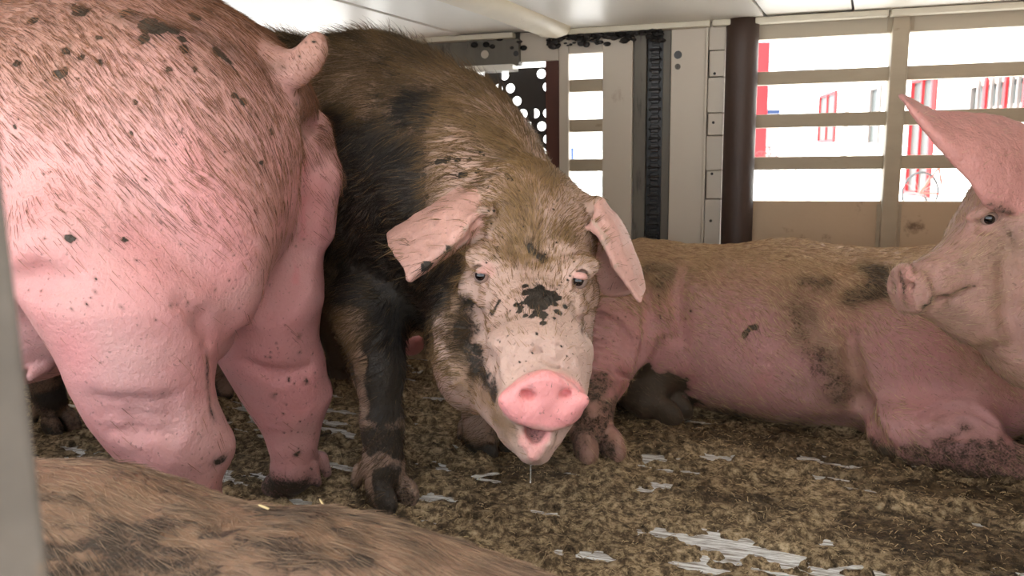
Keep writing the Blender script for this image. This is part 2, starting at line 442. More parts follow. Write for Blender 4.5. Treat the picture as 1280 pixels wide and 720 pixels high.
# a rounded wrapped joist under the ceiling, running to the far wall
bx = ceil_x(668, 24)
jy = [NEAR_Y, .8, 1.5, 2.1, WALL_Y - .10, WALL_Y - .055]
jb = MB(); prof = [(-.058, 0), (-.05, -.018), (-.025, -.03), (.012, -.034), (.042, -.026), (.058, -.008), (.06, 0)]
rings = []
for j, y in enumerate(jy):
    k = 1.0 if j < 5 else .72
    rings.append([jb.bm.verts.new((bx - (WALL_Y - y) * SK + px * k, y, CH - .003 + pz * k * (1 + .06 * math.sin(5 * y)))) for px, pz in prof])
for j in range(len(jy) - 1):
    for k in range(len(prof) - 1): jb.bm.faces.new([rings[j][k], rings[j][k + 1], rings[j + 1][k + 1], rings[j + 1][k]])
jb.bm.faces.new(rings[-1]); jb.bm.faces.new(rings[0][::-1])
tag(jb.build('trim_1', MT['tarp'], smooth=True), 'cream wrapped joist bulging from the ceiling towards the far wall', kind='structure')
# edge trim where the ceiling meets the far wall
tr = MB()
segs = [(-2.95, -1.25), (-1.25, -.78), (-.70, -.15), (-.15, .35), (.35, 1.1), (1.1, 2.6)]
for a, b in segs: tr.box((a + .003, WALL_Y - .062, CH - .022), (b - .003, WALL_Y - .022, CH - .004), .004)
tag(tr.build('trim_2', MT['trim']), 'stained cream strip along the ceiling edge at the far wall', kind='structure')
gr = MB(); rr = random.Random(4)
for k in range(170):
    x = rr.uniform(-.67, -.30) if k < 162 else rr.uniform(-.95, -.7); r = rr.uniform(.003, .008)
    gr.ball((x, WALL_Y - .035 + rr.uniform(-.02, .012), CH - .022 - rr.random() ** 2.2 * .035), (r * 1.8, r, r * rr.uniform(.6, 1.5)), 8)
tag(gr.build('trim_3', MT['grime'], smooth=True), 'black greasy grime hanging under the ceiling edge', kind='structure')

# far wall and everything fixed to it
wall = tag(MB().box((-.04, WALL_Y, 0), (XR, WALL_Y + .035, .593), .004).build('wall_back', MT['panel']), 'stained slatted side wall of the livestock truck', kind='structure')
def wbox(name, x0, x1, z0, z1, y0, y1, mat, bev=.003, parent=None): return MB().box((x0, y0, z0), (x1, y1, z1), bev).build(name, mat, parent or wall)
SL = [(.951, .992), (.820, .862), (.690, .731)]
for x0, x1 in ((-.02, .3725), (.405, 1.13), (1.17, 1.95), (1.99, XR)):
    wbox('header_board', x0, x1, 1.087, CH + .02, WALL_Y, WALL_Y + .03, MT['alu'])
    for z0, z1 in SL: wbox('slat', x0 + .002, x1 - .002, z0, z1, WALL_Y + .004, WALL_Y + .03, MT['alu_slat'], .004)
for x in (.388, 1.15, 1.97):
    m = MB(); m.box((x - .0235, WALL_Y - .022, 0), (x + .0235, WALL_Y + .045, CH + .01), .006)
    m.box((x - .036, WALL_Y - .004, 1.09), (x + .036, WALL_Y - .0005, CH), .001); m.box((x - .034, WALL_Y - .006, 0), (x + .034, WALL_Y - .001, .585), .001)
    m.build('upright', MT['alu_slat'], wall)
# brown round post
m = MB(); cx = -.057
m.tube([(cx, WALL_Y - .03, z) for z in np.linspace(0, CH + .01, 14)], .0485, 28); m.build('corner_post', MT['rust'], wall, True)
# stepped edge plates, panel with bolt holes
zs = [0, .20, .42, .60, .69, .80, .87, .98, 1.06, CH + .01]
for i in range(len(zs) - 1):
    x0 = -.158 + (.004 if i % 2 else 0); wbox('edge_plate', x0, -.108, zs[i] + .0015, zs[i + 1] - .0015, WALL_Y - .016 - (.006 if i % 2 else 0), WALL_Y + .03, MT['pillar'], .002)
for z in (.99, .84, .68, .53): MB().tube([(-.138, WALL_Y - .0235, z), (-.138, WALL_Y - .0165, z)], .0045, 10).build('rivet', MT['grime'], wall)
wbox('panel', -.273, -.166, 0, CH + .01, WALL_Y - .02, WALL_Y + .03, MT['pillar'], .003)
wbox('panel_lip', -.166, -.159, 0, CH + .01, WALL_Y - .034, WALL_Y + .03, MT['pillar'], .001)
MB().tube([(-.252, WALL_Y - .0205, 1.052), (-.252, WALL_Y - .004, 1.052)], .0125, 16).build('bolt_hole', MT['black'], wall)
m = MB(); m.tube([(-.252, WALL_Y - .024, 1.016), (-.252, WALL_Y - .019, 1.016)], .009, 14); m.tube([(-.252, WALL_Y - .027, 1.016), (-.252, WALL_Y - .023, 1.016)], .0045, 10); m.build('bolt', MT['dull'], wall)
# hoist channel with its chain
wbox('channel_side', -.392, -.352, 0, CH + .01, WALL_Y - .012, WALL_Y + .03, MT['dull'], .003)
wbox('channel_back', -.352, -.298, 0, CH + .01, WALL_Y + .02, WALL_Y + .05, MT['black'], .001)
wbox('channel_side', -.300, -.2745, 0, CH + .01, WALL_Y - .006, WALL_Y + .03, MT['dull'], .003)
z = .02
lk = None
while z < CH - .03:
    if lk is None:
        m = MB(); m.box((-.338, WALL_Y + .001, -.013), (-.312, WALL_Y + .014, .013), .003); m.tube([(-.344, WALL_Y + .003, 0), (-.306, WALL_Y + .003, 0)], .005, 8); lk = m.build('chain_link', MT['chain'], wall); o = lk
    else:
        o = lk.copy(); C.objects.link(o)
    o.location = (0, 0, z); z += .031
# pale pillar and the narrow slatted opening
wbox('pillar', -.492, -.394, 0, CH - .035, WALL_Y - .024, WALL_Y + .03, MT['pillar'], .005)
wbox('opening_frame', -.640, -.607, 0, CH, WALL_Y - .012, WALL_Y + .03, MT['pillar'], .004)
wbox('opening_head', -.607, -.492, 1.073, CH, WALL_Y - .004, WALL_Y + .03, MT['pillar'], .003)
wbox('opening_sill', -.607, -.492, 0, .593, WALL_Y, WALL_Y + .03, MT['pillar'], .003)
for z0, z1 in SL: wbox('slat', -.606, -.493, z0, z1, WALL_Y + .004, WALL_Y + .03, MT['alu_slat'], .003)
# left: beam with two holes, white ledge, maroon jamb and dark perforated plate
wbox('jamb', -.690, -.642, 0, CH, WALL_Y + .004, WALL_Y + .03, MT['maroon'], .003)
wbox('jamb_head', -.775, -.642, 1.055, CH, WALL_Y - .004, WALL_Y + .012, MT['pillar'], .003)
wbox('beam', -1.35, -.772, 1.045, CH - .02, WALL_Y - .03, WALL_Y + .02, MT['dull'], .004)
for u, v, r, mt in ((606, 68, .0135, MT['pillar']), (645, 67, .009, MT['black'])):
    p = W(u, v, WALL_Y - .031); MB().tube([(p[0], WALL_Y - .032, p[2]), (p[0], WALL_Y - .0295, p[2])], r, 18).build('bolt_hole', mt, wall)
wbox('ledge', -1.10, -.785, 1.025, 1.045, WALL_Y - .06, WALL_Y + .01, MT['ceil'], .003)
def hole_plate(x0, x1, z0, z1, t, R, y):
    bm = bmesh.new(); nx = int((x1 - x0) / t); nz_ = int((z1 - z0) / t); K = 16
    for j in range(nz_):
        off = t / 2 if j % 2 else 0
        for i in range(nx):
            cx, cz = x0 + (i + .5) * t + off * .96, z0 + (j + .5) * t
            skip = random.random() < .27
            sq = []
            for k in range(K):
                a = 2 * math.pi * k / K; c_, s_ = math.cos(a), math.sin(a); q = (t / 2) / max(abs(c_), abs(s_)); sq.append(bm.verts.new((cx + c_ * q, y, cz + s_ * q)))
            if skip: bm.faces.new(sq); continue
            ci = [bm.verts.new((cx + R * math.cos(2 * math.pi * k / K), y, cz + R * math.sin(2 * math.pi * k / K))) for k in range(K)]
            for k in range(K): bm.faces.new([sq[k], sq[(k + 1) % K], ci[(k + 1) % K], ci[k]])
    bmesh.ops.remove_doubles(bm, verts=bm.verts, dist=.0005)
    r = bmesh.ops.extrude_face_region(bm, geom=bm.faces[:]); 
    for v in r['geom']:
        if isinstance(v, bmesh.types.BMVert): v.co.y += .004
    b = MB(); b.bm.free(); b.bm = bm; return b
hole_plate(-1.30, -.688, .56, 1.046, .0436, .0160, WALL_Y + .031).build('perforated_plate', MT['dark_plate'], wall)
wbox('header_board', -1.40, -.02, CH - .06, CH + .05, WALL_Y + .036, WALL_Y + .05, MT['dull'])
wbox('backing_board', -.270, -.085, 0, CH + .02, WALL_Y + .031, WALL_Y + .042, MT['pillar'])
wbox('wall_panel', -1.35, -.69, 0, .56, WALL_Y + .004, WALL_Y + .03, MT['panel'], .003)
for i, x in enumerate((-.86, -.745)):
    wbox('grille_bar', x - .006, x + .006, .56, 1.04, WALL_Y + .036, WALL_Y + .044, MT['dark_plate'], .001)
wbox('upright', -1.40, -1.352, 0, CH, WALL_Y - .02, WALL_Y + .045, MT['alu_slat'], .005)
wbox('wall_panel', XL, -1.402, 0, .593, WALL_Y, WALL_Y + .03, MT['panel'], .003)
wbox('header_board', XL, -1.402, 1.087, CH + .02, WALL_Y, WALL_Y + .03, MT['alu'])
for z0, z1 in SL: wbox('slat', XL, -1.403, z0, z1, WALL_Y + .004, WALL_Y + .03, MT['alu_slat'], .004)
# ends of the compartment
tag(MB().box((XL - .05, NEAR_Y, -.06), (XL, WALL_Y + .06, CH + .07)).build('wall_left', MT['alu']), 'closed front end of the truck deck', kind='structure')
tag(MB().box((XR, NEAR_Y, -.06), (XR + .05, WALL_Y + .06, CH + .07)).build('wall_right', MT['alu']), 'closed rear end of the truck deck', kind='structure')
# the near side: one upright close to the lens
px = (W(60, 715, NEAR_Y + .03)[0] + W(5, 150, NEAR_Y + .03)[0]) / 2
near = MB().box((px - .05, NEAR_Y - .01, -.06), (px, NEAR_Y + .03, CH + .07), .004).build('trim_4', MT['near_post'])
tag(near, 'out of focus grey upright of the near side at the left edge', kind='structure')

tag(MB().box((XL, NEAR_Y - .06, -.06), (XR, NEAR_Y - .03, .42), .004).build('wall_front_blocker', MT['panel']), 'unseen low panel added below the lens to block ground bounce', kind='structure')  # added out of view, cuts the light bouncing up from the yard

tag(MB().box((.9, NEAR_Y - .06, .42), (XR, NEAR_Y - .03, CH + .07), .004).build('wall_front_blocker', MT['panel']), 'unseen panel added beyond the right edge to keep daylight off the right side', kind='structure')  # added out of view, blocks daylight so the right side gets darker

# ------------------------------------------------------------------ manure and chopped straw on the floor
def manure():
    st = .0075; gx = np.arange(XL + .02, XR - .02, st); gy = np.arange(NEAR_Y + .02, WALL_Y - .03, st)
    X, Y = np.meshgrid(gx, gy, indexing='ij'); n, m = X.shape
    p = np.stack([X.ravel(), Y.ravel(), 0 * X.ravel()], 1)
    big = fbm(p * 2.6, 3, 71); mid = fbm(p * np.array((9, 13, 1)), 4, 75); fine = fbm(p * 38, 3, 79); cl = np.abs(fbm(p * 17, 3, 83))
    lanes = fbm(p * np.array((5.5, 24, 1)) + np.array((0, .25, 0)) * p[:, :1] * 20, 4, 87)
    lump = np.clip(fbm(p * 21, 3, 91) - .15, 0, 1)
    h = .010 + .005 * big + .005 * mid + .004 * fine + .024 * lump * sstep(-.5, .4, mid)
    bare = sstep(.42, .85, lanes - .25 * big + .35 * fine)
    for us, r, a in (([(835, 668), (900, 682), (960, 692), (1060, 712)], .035, 1), ([(1195, 655), (1232, 662)], .022, 1), ([(880, 568), (915, 574)], .02, .9), ([(800, 572), (830, 578)], .022, .8),
                     ([(985, 572), (1060, 585), (1150, 592), (1230, 604)], .016, .75), ([(540, 622), (580, 626)], .016, .9), ([(600, 594), (622, 596)], .014, .9), ([(700, 690), (760, 700)], .02, .8),
                     ([(505, 462), (545, 462)], .04, .9), ([(280, 520), (330, 524)], .03, .85), ([(420, 548), (450, 552)], .03, .6), ([(850, 705), (900, 715)], .02, .9), ([(520, 650), (545, 655)], .012, .8), ([(660, 640), (700, 645)], .012, .6)):
        q = np.array([TW(G(*u)) for u in us])[:, :2]; d = np.full(len(p), 9.)
        for i in range(len(q) - 1):
            ab = q[i + 1] - q[i]; t = np.clip((p[:, :2] - q[i]) @ ab / (ab @ ab), 0, 1); d = np.minimum(d, np.linalg.norm(p[:, :2] - q[i] - t[:, None] * ab, axis=1))
        bare = np.maximum(bare, a * (1 - sstep(.2, 1.2, d / r + 1.0 * fine + .5 * mid + .6 * lanes)))
    h = h - bare * .024
    V = np.stack([X.ravel(), Y.ravel(), np.maximum(h, -.012)], 1)
    I = np.arange(n * m).reshape(n, m); F = np.stack([I[:-1, :-1], I[1:, :-1], I[1:, 1:], I[:-1, 1:]], -1).reshape(-1, 4)
    F = F[(h[F] > -.004).any(1)]
    used = np.unique(F); mp = np.full(len(V), -1); mp[used] = np.arange(len(used))
    mt, nn, l, bs = nodes('manure')
    tc = nn.new('ShaderNodeTexCoord')
    def nz(sc, det=8, ro=.65):
        q = nn.new('ShaderNodeTexNoise'); q.inputs['Scale'].default_value = sc; q.inputs['Detail'].default_value = det; q.inputs['Roughness'].default_value = ro; l.new(tc.outputs['Object'], q.inputs[0]); return q
    r1 = nn.new('ShaderNodeValToRGB'); l.new(nz(55, 9, .75).outputs[0], r1.inputs[0]); e = r1.color_ramp.elements
    e[0].position = .33; e[0].color = (*srgb(44, 35, 26), 1); e[1].position = .70; e[1].color = (*srgb(246, 228, 194), 1)
    k = e.new(.47); k.color = (*srgb(130, 110, 84), 1); k = e.new(.56); k.color = (*srgb(206, 180, 142), 1)
    r2 = nn.new('ShaderNodeValToRGB'); l.new(nz(3.2, 5).outputs[0], r2.inputs[0]); r2.color_ramp.elements[0].position = .35; r2.color_ramp.elements[0].color = (.55, .53, .5, 1); r2.color_ramp.elements[1].position = .62; r2.color_ramp.elements[1].color = (1, 1, 1, 1)
    mx = nn.new('ShaderNodeMix'); mx.data_type = 'RGBA'; mx.blend_type = 'MULTIPLY'; mx.inputs[0].default_value = 1; l.new(r1.outputs[0], mx.inputs[6]); l.new(r2.outputs[0], mx.inputs[7])
    l.new(mx.outputs[2], bs.inputs['Base Color']); bs.inputs['Roughness'].default_value = .85; bs.inputs['Specular IOR Level'].default_value = .25
    bp = nn.new('ShaderNodeBump'); bp.inputs['Strength'].default_value = .9; bp.inputs['Distance'].default_value = .006; l.new(nz(110, 9, .75).outputs[0], bp.inputs['Height']); l.new(bp.outputs[0], bs.inputs['Normal'])
    me = np_mesh('manure', V[used], mp[F]); wet_shade = np.zeros(len(p))
    for us, r in (([(880, 545), (1050, 570), (1160, 605), (1280, 625)], .16), ([(1180, 680), (1290, 690)], .20), ([(400, 660), (480, 650)], .10), ([(640, 590), (720, 600)], .10)):  # shade painted into the floor at right and by the lying pig, mixed with wetness
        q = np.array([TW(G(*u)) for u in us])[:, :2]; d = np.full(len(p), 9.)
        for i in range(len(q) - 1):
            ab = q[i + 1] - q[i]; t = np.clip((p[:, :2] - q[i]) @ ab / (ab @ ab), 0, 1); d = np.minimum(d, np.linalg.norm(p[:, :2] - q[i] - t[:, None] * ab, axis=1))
        wet_shade = np.maximum(wet_shade, 1 - sstep(.3, 1.3, d / r + .4 * big + .5 * mid))
    wet_shade = np.maximum(wet_shade, .8 * sstep(.25, .7, fbm(p * np.array((3.5, 6, 1)), 4, 66)))[used]
    ca = me.color_attributes.new('wet_shade', 'FLOAT_COLOR', 'POINT'); ca.data.foreach_set('color', np.repeat(wet_shade[:, None], 4, 1).astype(np.float32).ravel())
    at = nn.new('ShaderNodeAttribute'); at.attribute_name = 'wet_shade'
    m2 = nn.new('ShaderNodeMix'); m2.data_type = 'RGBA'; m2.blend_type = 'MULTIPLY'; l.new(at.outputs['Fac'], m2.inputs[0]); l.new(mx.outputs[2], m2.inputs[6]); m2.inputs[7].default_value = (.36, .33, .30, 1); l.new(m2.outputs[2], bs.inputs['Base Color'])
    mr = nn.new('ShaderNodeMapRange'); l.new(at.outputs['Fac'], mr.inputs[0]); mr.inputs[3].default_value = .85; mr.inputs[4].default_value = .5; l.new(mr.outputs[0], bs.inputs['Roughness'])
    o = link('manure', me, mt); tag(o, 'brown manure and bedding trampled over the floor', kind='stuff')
    # chopped straw
    k = int(60000 * HAIR); rg = np.random.default_rng(12); ii = rg.choice(len(F), k)
    c = V[F[ii]].mean(1) + rg.normal(0, .002, (k, 3)) * [1, 1, 0]
    a = rg.uniform(0, math.pi, k); L = rg.uniform(.003, .013, k); tilt = rg.normal(.1, .35, k)
    d = np.stack([np.cos(a), np.sin(a) * .8, tilt], 1) * L[:, None]
    pts = np.stack([c - d * .5, c + d * .1 + [0, 0, .001], c + d * .5], 1); pts[:, :, 2] += .0025
    hc = bpy.data.hair_curves.new('straw'); hc.add_curves([3] * k); hc.attributes['position'].data.foreach_set('vector', pts.astype(np.float32).ravel())
    at = hc.attributes.get('radius') or hc.attributes.new('radius', 'FLOAT', 'POINT'); at.data.foreach_set('value', np.repeat(rg.uniform(.0003, .0007, k), 3).astype(np.float32))
    t = rg.random((k, 1)) ** 1.3; col = np.array(srgb(206, 182, 138)) * (1 - t) + np.array(srgb(84, 66, 46)) * t
    at = hc.attributes.new('tint', 'FLOAT_COLOR', 'CURVE'); at.data.foreach_set('color', np.concatenate([col, np.ones((k, 1))], 1).astype(np.float32).ravel())
    o = link('chopped_straw', hc, hair_material()); tag(o, 'short chopped straw bits lying on the manure', kind='stuff')
manure()

# ------------------------------------------------------------------ outside
gb = MB()
gv = [(-60, -60, -.45), (60, -60, -.45), (60, 8, -.45), (-60, 8, -.45), (60, 90, 1.0), (-60, 90, 1.0)]
vs = [gb.bm.verts.new(p) for p in gv]; gb.bm.faces.new([vs[0], vs[1], vs[2], vs[3]]); gb.bm.faces.new([vs[3], vs[2], vs[4], vs[5]])
tag(gb.build('ground', MT['concrete']), 'sunlit pale yard outside the truck', kind='structure')
def gz(p): return -.45 + max(0, p[1] - 8) * 1.45 / 82
FA, FB = np.array([7.3, 14.5]), np.array([10.6, 32.0]); fd = (FB - FA) / np.linalg.norm(FB - FA); fn_ = np.array([-fd[1], fd[0]])   # facade line seen through the slats
def FP(u, v, off=0.0):
    d = ray(u, v); o = FA + fn_ * off; t = ((o - 0) @ fn_) / (d[:2] @ fn_); return TW(CAMP + d * t)
def fac_quad(u0, u1, v0, v1):           # upright rectangle on the facade
    a, b = FP(u0, (v0 + v1) / 2), FP(u1, (v0 + v1) / 2); zt = (FP(u0, v0)[2] + FP(u1, v0)[2]) / 2; zb = (FP(u0, v1)[2] + FP(u1, v1)[2]) / 2
    return a, b, zt, zb
N3 = RZ @ np.array([fn_[0], fn_[1], 0])
def fbox(name, a, b, z0, z1, d0, d1, mat, parent):
    a = np.array([a[0], a[1], 0]); b = np.array([b[0], b[1], 0])
    return MB().prism([(a[0], a[1], z0), (b[0], b[1], z0), (b[0], b[1], z1), (a[0], a[1], z1)], N3 * d0, N3 * d1).build(name, mat, parent)
A3, B3 = TW([*(FA - fd * 9), 0]), TW([*FB, 0]); et = FP(1100, 44)[2]
house = empty('long_house', (*((A3 + B3) / 2)[:2], 0)); tag(house, 'long white house with red framed windows seen through the slats', 'building')
def hp(*a):
    o = fbox(*a); o.parent = house; o.matrix_parent_inverse = Matrix.Translation(-house.location); return o
hp('wall', A3, B3, -.6, et, -6, 0, MT['white_wall'], None)
rid = [(*(A3[:2]), et), (*(B3[:2]), et)]
m = MB(); n3 = Vector(N3)
a0, b0 = Vector((A3[0], A3[1], et)) + n3 * .015, Vector((B3[0], B3[1], et)) + n3 * .12
a1, b1 = a0 - n3 * 3.4 + Vector((0, 0, 1.7)), b0 - n3 * 3.4 + Vector((0, 0, 1.7)); a2, b2 = a0 - n3 * 6.8, b0 - n3 * 6.8
for q in ((a0, b0, b1, a1), (a1, b1, b2, a2)):
    m.prism([tuple(p) for p in q], (0, 0, 0), (0, 0, .03))
o = m.build('roof', MT['roof']); o.parent = house; o.matrix_parent_inverse = Matrix.Translation(-house.location)
def window(u0, u1, v0, v1, frame, bars=2, name='window', cross=1):
    a, b, zt, zb = fac_quad(u0, u1, v0, v1); fr = empty('x', (0, 0, 0)); bpy.data.objects.remove(fr)
    L = np.linalg.norm((b - a)[:2]); t = .07
    e = (b - a) / L
    m = MB()
    def fb(p, q, z0, z1, d0, d1): m.prism([(p[0], p[1], z0), (q[0], q[1], z0), (q[0], q[1], z1), (p[0], p[1], z1)], N3 * d0, N3 * d1)
    fb(a, a + e * t, zb, zt, 0, .08); fb(b - e * t, b, zb, zt, 0, .08); fb(a + e * t, b - e * t, zt - t, zt, 0, .08); fb(a + e * t, b - e * t, zb, zb + t, 0, .08)
    for k in range(1, bars + 1):
        c = a + (b - a) * k / (bars + 1); fb(c - e * .025, c + e * .025, zb + t, zt - t, 0, .07)
    for k in range(1, cross + 1):
        z = zb + (zt - zb) * k / (cross + 1); fb(a + e * t, b - e * t, z - .03, z + .03, 0, .066)
    w = m.build(name, frame); w.parent = house; w.matrix_parent_inverse = Matrix.Translation(-house.location)
    m = MB(); m.prism([(a[0], a[1], zb), (b[0], b[1], zb), (b[0], b[1], zt), (a[0], a[1], zt)], N3 * .004, N3 * .03); p = m.build('pane', MT['pane'], w)
window(1026, 1046, 117, 178, MT['red'], 1, 'window', 1)
window(1090, 1101, 108, 182, MT['greyframe'], 0, 'window', 0)
window(1140, 1168, 97, 246, MT['red'], 1, 'door', 2)
window(1219, 1330, 94, 137, MT['greyframe'], 0, 'window', 0)
for k in range(11):
    u = 1232 + k * 8.5; a, b, zt, zb = fac_quad(u, u + (3 if k % 3 == 1 else 1.6), 95, 136)
    hp('window_bar', a, b, zb, zt, .085, .12, MT['red'] if k % 3 == 1 else MT['greyframe'], None)
a, b, zt, zb = fac_quad(1058, 1061, 112, 195); hp('drainpipe', a, b, zb, zt, .02, .1, MT['greyframe'], None)
# the farther building, porch with red posts
def cbox(name, u0, u1, v0, v1, Y, dy, mat, parent=None, to_ground=False):
    p, q = P(u0, v0, Y), P(u1, v1, Y); z0 = q[2]
    if to_ground: z0 = gz(TW(q)) - .05
    pts = [TW([p[0], Y, z0]), TW([q[0], Y, z0]), TW([q[0], Y, p[2]]), TW([p[0], Y, p[2]])]
    o = MB().prism([tuple(x) for x in pts], (0, 0, 0), tuple(RZ @ np.array([0, dy, 0]))).build(name, mat)
    if parent is not None:
        o.parent = parent; o.matrix_parent_inverse = Matrix.Translation(-parent.location)
    return o
c = TW(P(985, 200, 37)); porch = empty('porch_building', (c[0], c[1], 0)); tag(porch, 'far white porch building with red posts behind the bicycles', 'building')
cbox('wall', 880, 1003, 122, 215, 38, 5, MT['white_wall'], porch, True)
cbox('roof', 870, 1012, 112, 122, 36, 8, MT['roof'], porch)
for u0, u1, v0 in ((948, 957, 53), (1003, 1007, 108)): cbox('porch_post', u0, u1, v0, 200, 35.5, .4, MT['red'], porch, True)
cbox('window_ledge', 953, 975, 138, 142, 37.8, .3, MT['blue'], porch)
cbox('curtain', 1003, 1010, 152, 190, 36.5, .15, MT['blue'], porch)
c = TW(P(735, 200, 24)); bl = empty('pale_block', (c[0], c[1], 0)); tag(bl, 'pale building seen through the narrow slatted opening', 'building')
cbox('wall', 560, 746, 30, 250, 24, 5, MT['white_wall'], bl, True); cbox('roof', 550, 752, 20, 30, 23.6, 6, MT['roof'], bl)
cbox('door', 722, 742, 60, 250, 23.9, .2, MT['roof'], bl, True)
cbox('window', 712, 717, 185, 200, 23.9, .2, MT['blue'], bl)
def bicycle(loc, rz, mat, label, first=None):
    root = empty('bicycle', loc, rz); tag(root, label, 'bicycle', 'bicycles parked by the white house')
    R = .33
    if first is not None:
        for ch in first.children:
            d = ch.copy(); C.objects.link(d); d.parent = root
            for g in ch.children: e = g.copy(); C.objects.link(e); e.parent = d
        return root
    for x in (-.52, .52):
        t = MB().tube([(x + R * math.cos(a), 0, R + .02 + R * math.sin(a)) for a in np.linspace(0, 2 * math.pi, 25)[:-1]], .02, 6, True).build('wheel', MT['tyre'], root)
        sp_ = MB()
        for a in np.linspace(0, math.pi, 7)[:-1]: sp_.tube([(x - R * math.cos(a), 0, R + .02 - R * math.sin(a)), (x + R * math.cos(a), 0, R + .02 + R * math.sin(a))], .004, 4)
        sp_.build('spokes', MT['greyframe'], t)
    f = MB(); z = R + .02
    for a, b in (((-.52, 0, z), (-.1, 0, z - .03)), ((-.1, 0, z - .03), (-.22, 0, .82)), ((-.52, 0, z), (-.2, 0, .76)), ((-.1, 0, z - .03), (.36, 0, .74)), ((-.2, 0, .76), (.34, 0, .82)), ((.52, 0, z), (.34, 0, .92))): f.tube([a, b], .018, 6)
    f.build('frame', mat, root)
    MB().tube([(.25, .27, .98), (.36, .2, .97), (.36, 0, .95), (.36, -.2, .97), (.25, -.27, .98)], .014, 6).build('handlebar', MT['tyre'], root)
    MB().ball((-.24, 0, .85), (.13, .07, .035), 10).build('saddle', MT['tyre'], root)
    return root
def bike_at(u, y, rz, mat, label, first=None):
    p = TW(P(u, 200, y)); return bicycle((p[0], p[1], gz(p) + .02), rz, mat, label, first)
b1 = bike_at(1188, 13.2, .5, MT['bike_red'], 'bicycle whose front wheel rises above the stained panel by the red door')
bike_at(1221, 13.6, .3, None, 'second bicycle nearest the raised pig ear outside', b1)
bike_at(968, 33, .1, None, 'far bicycle next to the brown post outside', b1)
bike_at(987, 34, -.2, None, 'far bicycle under the porch beside the blue curtain', b1)
p = TW(P(1034, 190, 27)); car = empty('parked_car', (p[0], p[1], gz(p)), .25); tag(car, 'white parked car in the yard below the red window', 'car')
m = MB(); m.prism([(-.9, 0, .3), (-.9, 0, .75), (-.72, 0, .85), (-.5, 0, 1.3), (.35, 0, 1.34), (.62, 0, .9), (.95, 0, .8), (.98, 0, .3)], (0, -.7, 0), (0, .7, 0)); m.build('body', MT['car'], car)
MB().box((-.45, -.72, .9), (.35, .72, 1.22), .02).build('side_window', MT['pane'], car)
for x in (-.58, .58):
    for y in (-.62, .62): MB().tube([(x, y - .1, .3), (x, y + .1, .3)], .29, 18).build('wheel', MT['tyre'], car)

# ------------------------------------------------------------------ pigs
class Paint:
    """painted dirt on the skin: channel 0 mud, 1 tan, 2 raw pink; patches sit where they are on the animal"""
    def __init__(s, V, N):
        s.V, s.N = V, N; s.c = np.zeros((len(V), 3))
        d = V - CAMP; z = d @ _f; s.z = z
        s.u = 640 + FPX * (d @ _r) / z; s.v = 360 - FPX * (d @ _u) / z
    def find(s, u, v):
        m = np.nonzero((abs(s.u - u) < 6) & (abs(s.v - v) < 6) & (s.z > .1))[0]
        if len(m) == 0: m = np.argsort((s.u - u) ** 2 + (s.v - v) ** 2)[:1]
        return s.V[m[np.argmin(s.z[m])]]
    def spot(s, ch, u, v, r, amt=1.0, soft=.6, op='max', warp=.25):
        """a patch of radius r (picture pixels there), or a stroke when u, v are lists"""
        us, vs = (u, v) if isinstance(u, (list, tuple)) else ([u], [v])
        pts = [s.find(a, b) for a, b in zip(us, vs)]
        d = np.full(len(s.V), 9.0)
        rad = r / FPX * np.linalg.norm(pts[0] - CAMP)
        for i in range(max(1, len(pts) - 1)):
            a = pts[i]; b = pts[min(i + 1, len(pts) - 1)]; ab = b - a; t = np.clip((s.V - a) @ ab / (ab @ ab + 1e-12), 0, 1)
            d = np.minimum(d, np.linalg.norm(s.V - a - t[:, None] * ab, axis=1))
        near = np.nonzero(d < rad * (2 + warp))[0]
        if len(near) == 0: return s
        dd = d[near] / rad + warp * fbm(s.V[near] / max(rad, .012) * 1.3, 3, 5)
        w = amt * (1 - sstep(1 - soft, 1 + .15 * soft, dd))
        if op == 'max': s.c[near, ch] = np.maximum(s.c[near, ch], w)
        elif op == 'sub': s.c[near, ch] *= (1 - w)
        else: s.c[near, ch] = np.clip(s.c[near, ch] + w, 0, 1)
        return s
    def seg(s, ch, pts, r, amt=1.0, soft=.6, warp=.25):
        """dirt all round a limb"""
        pts = [np.asarray(q, float) for q in pts]; d = np.full(len(s.V), 9.0)
        for i in range(max(1, len(pts) - 1)):
            a = pts[i]; c = pts[min(i + 1, len(pts) - 1)]; ab = c - a; t = np.clip((s.V - a) @ ab / (ab @ ab + 1e-12), 0, 1); d = np.minimum(d, np.linalg.norm(s.V - a - t[:, None] * ab, axis=1))
        w = amt * (1 - sstep(1 - .5 * soft, 1.15, d / r + warp * fbm(s.V * 25, 3, 6))); s.c[:, ch] = np.maximum(s.c[:, ch], w); return s
    def field(s, ch, w, op='max'):
        if op == 'max': s.c[:, ch] = np.maximum(s.c[:, ch], w)
        elif op == 'mul': s.c[:, ch] *= w
        else: s.c[:, ch] = np.clip(s.c[:, ch] + w, 0, 1)
        return s
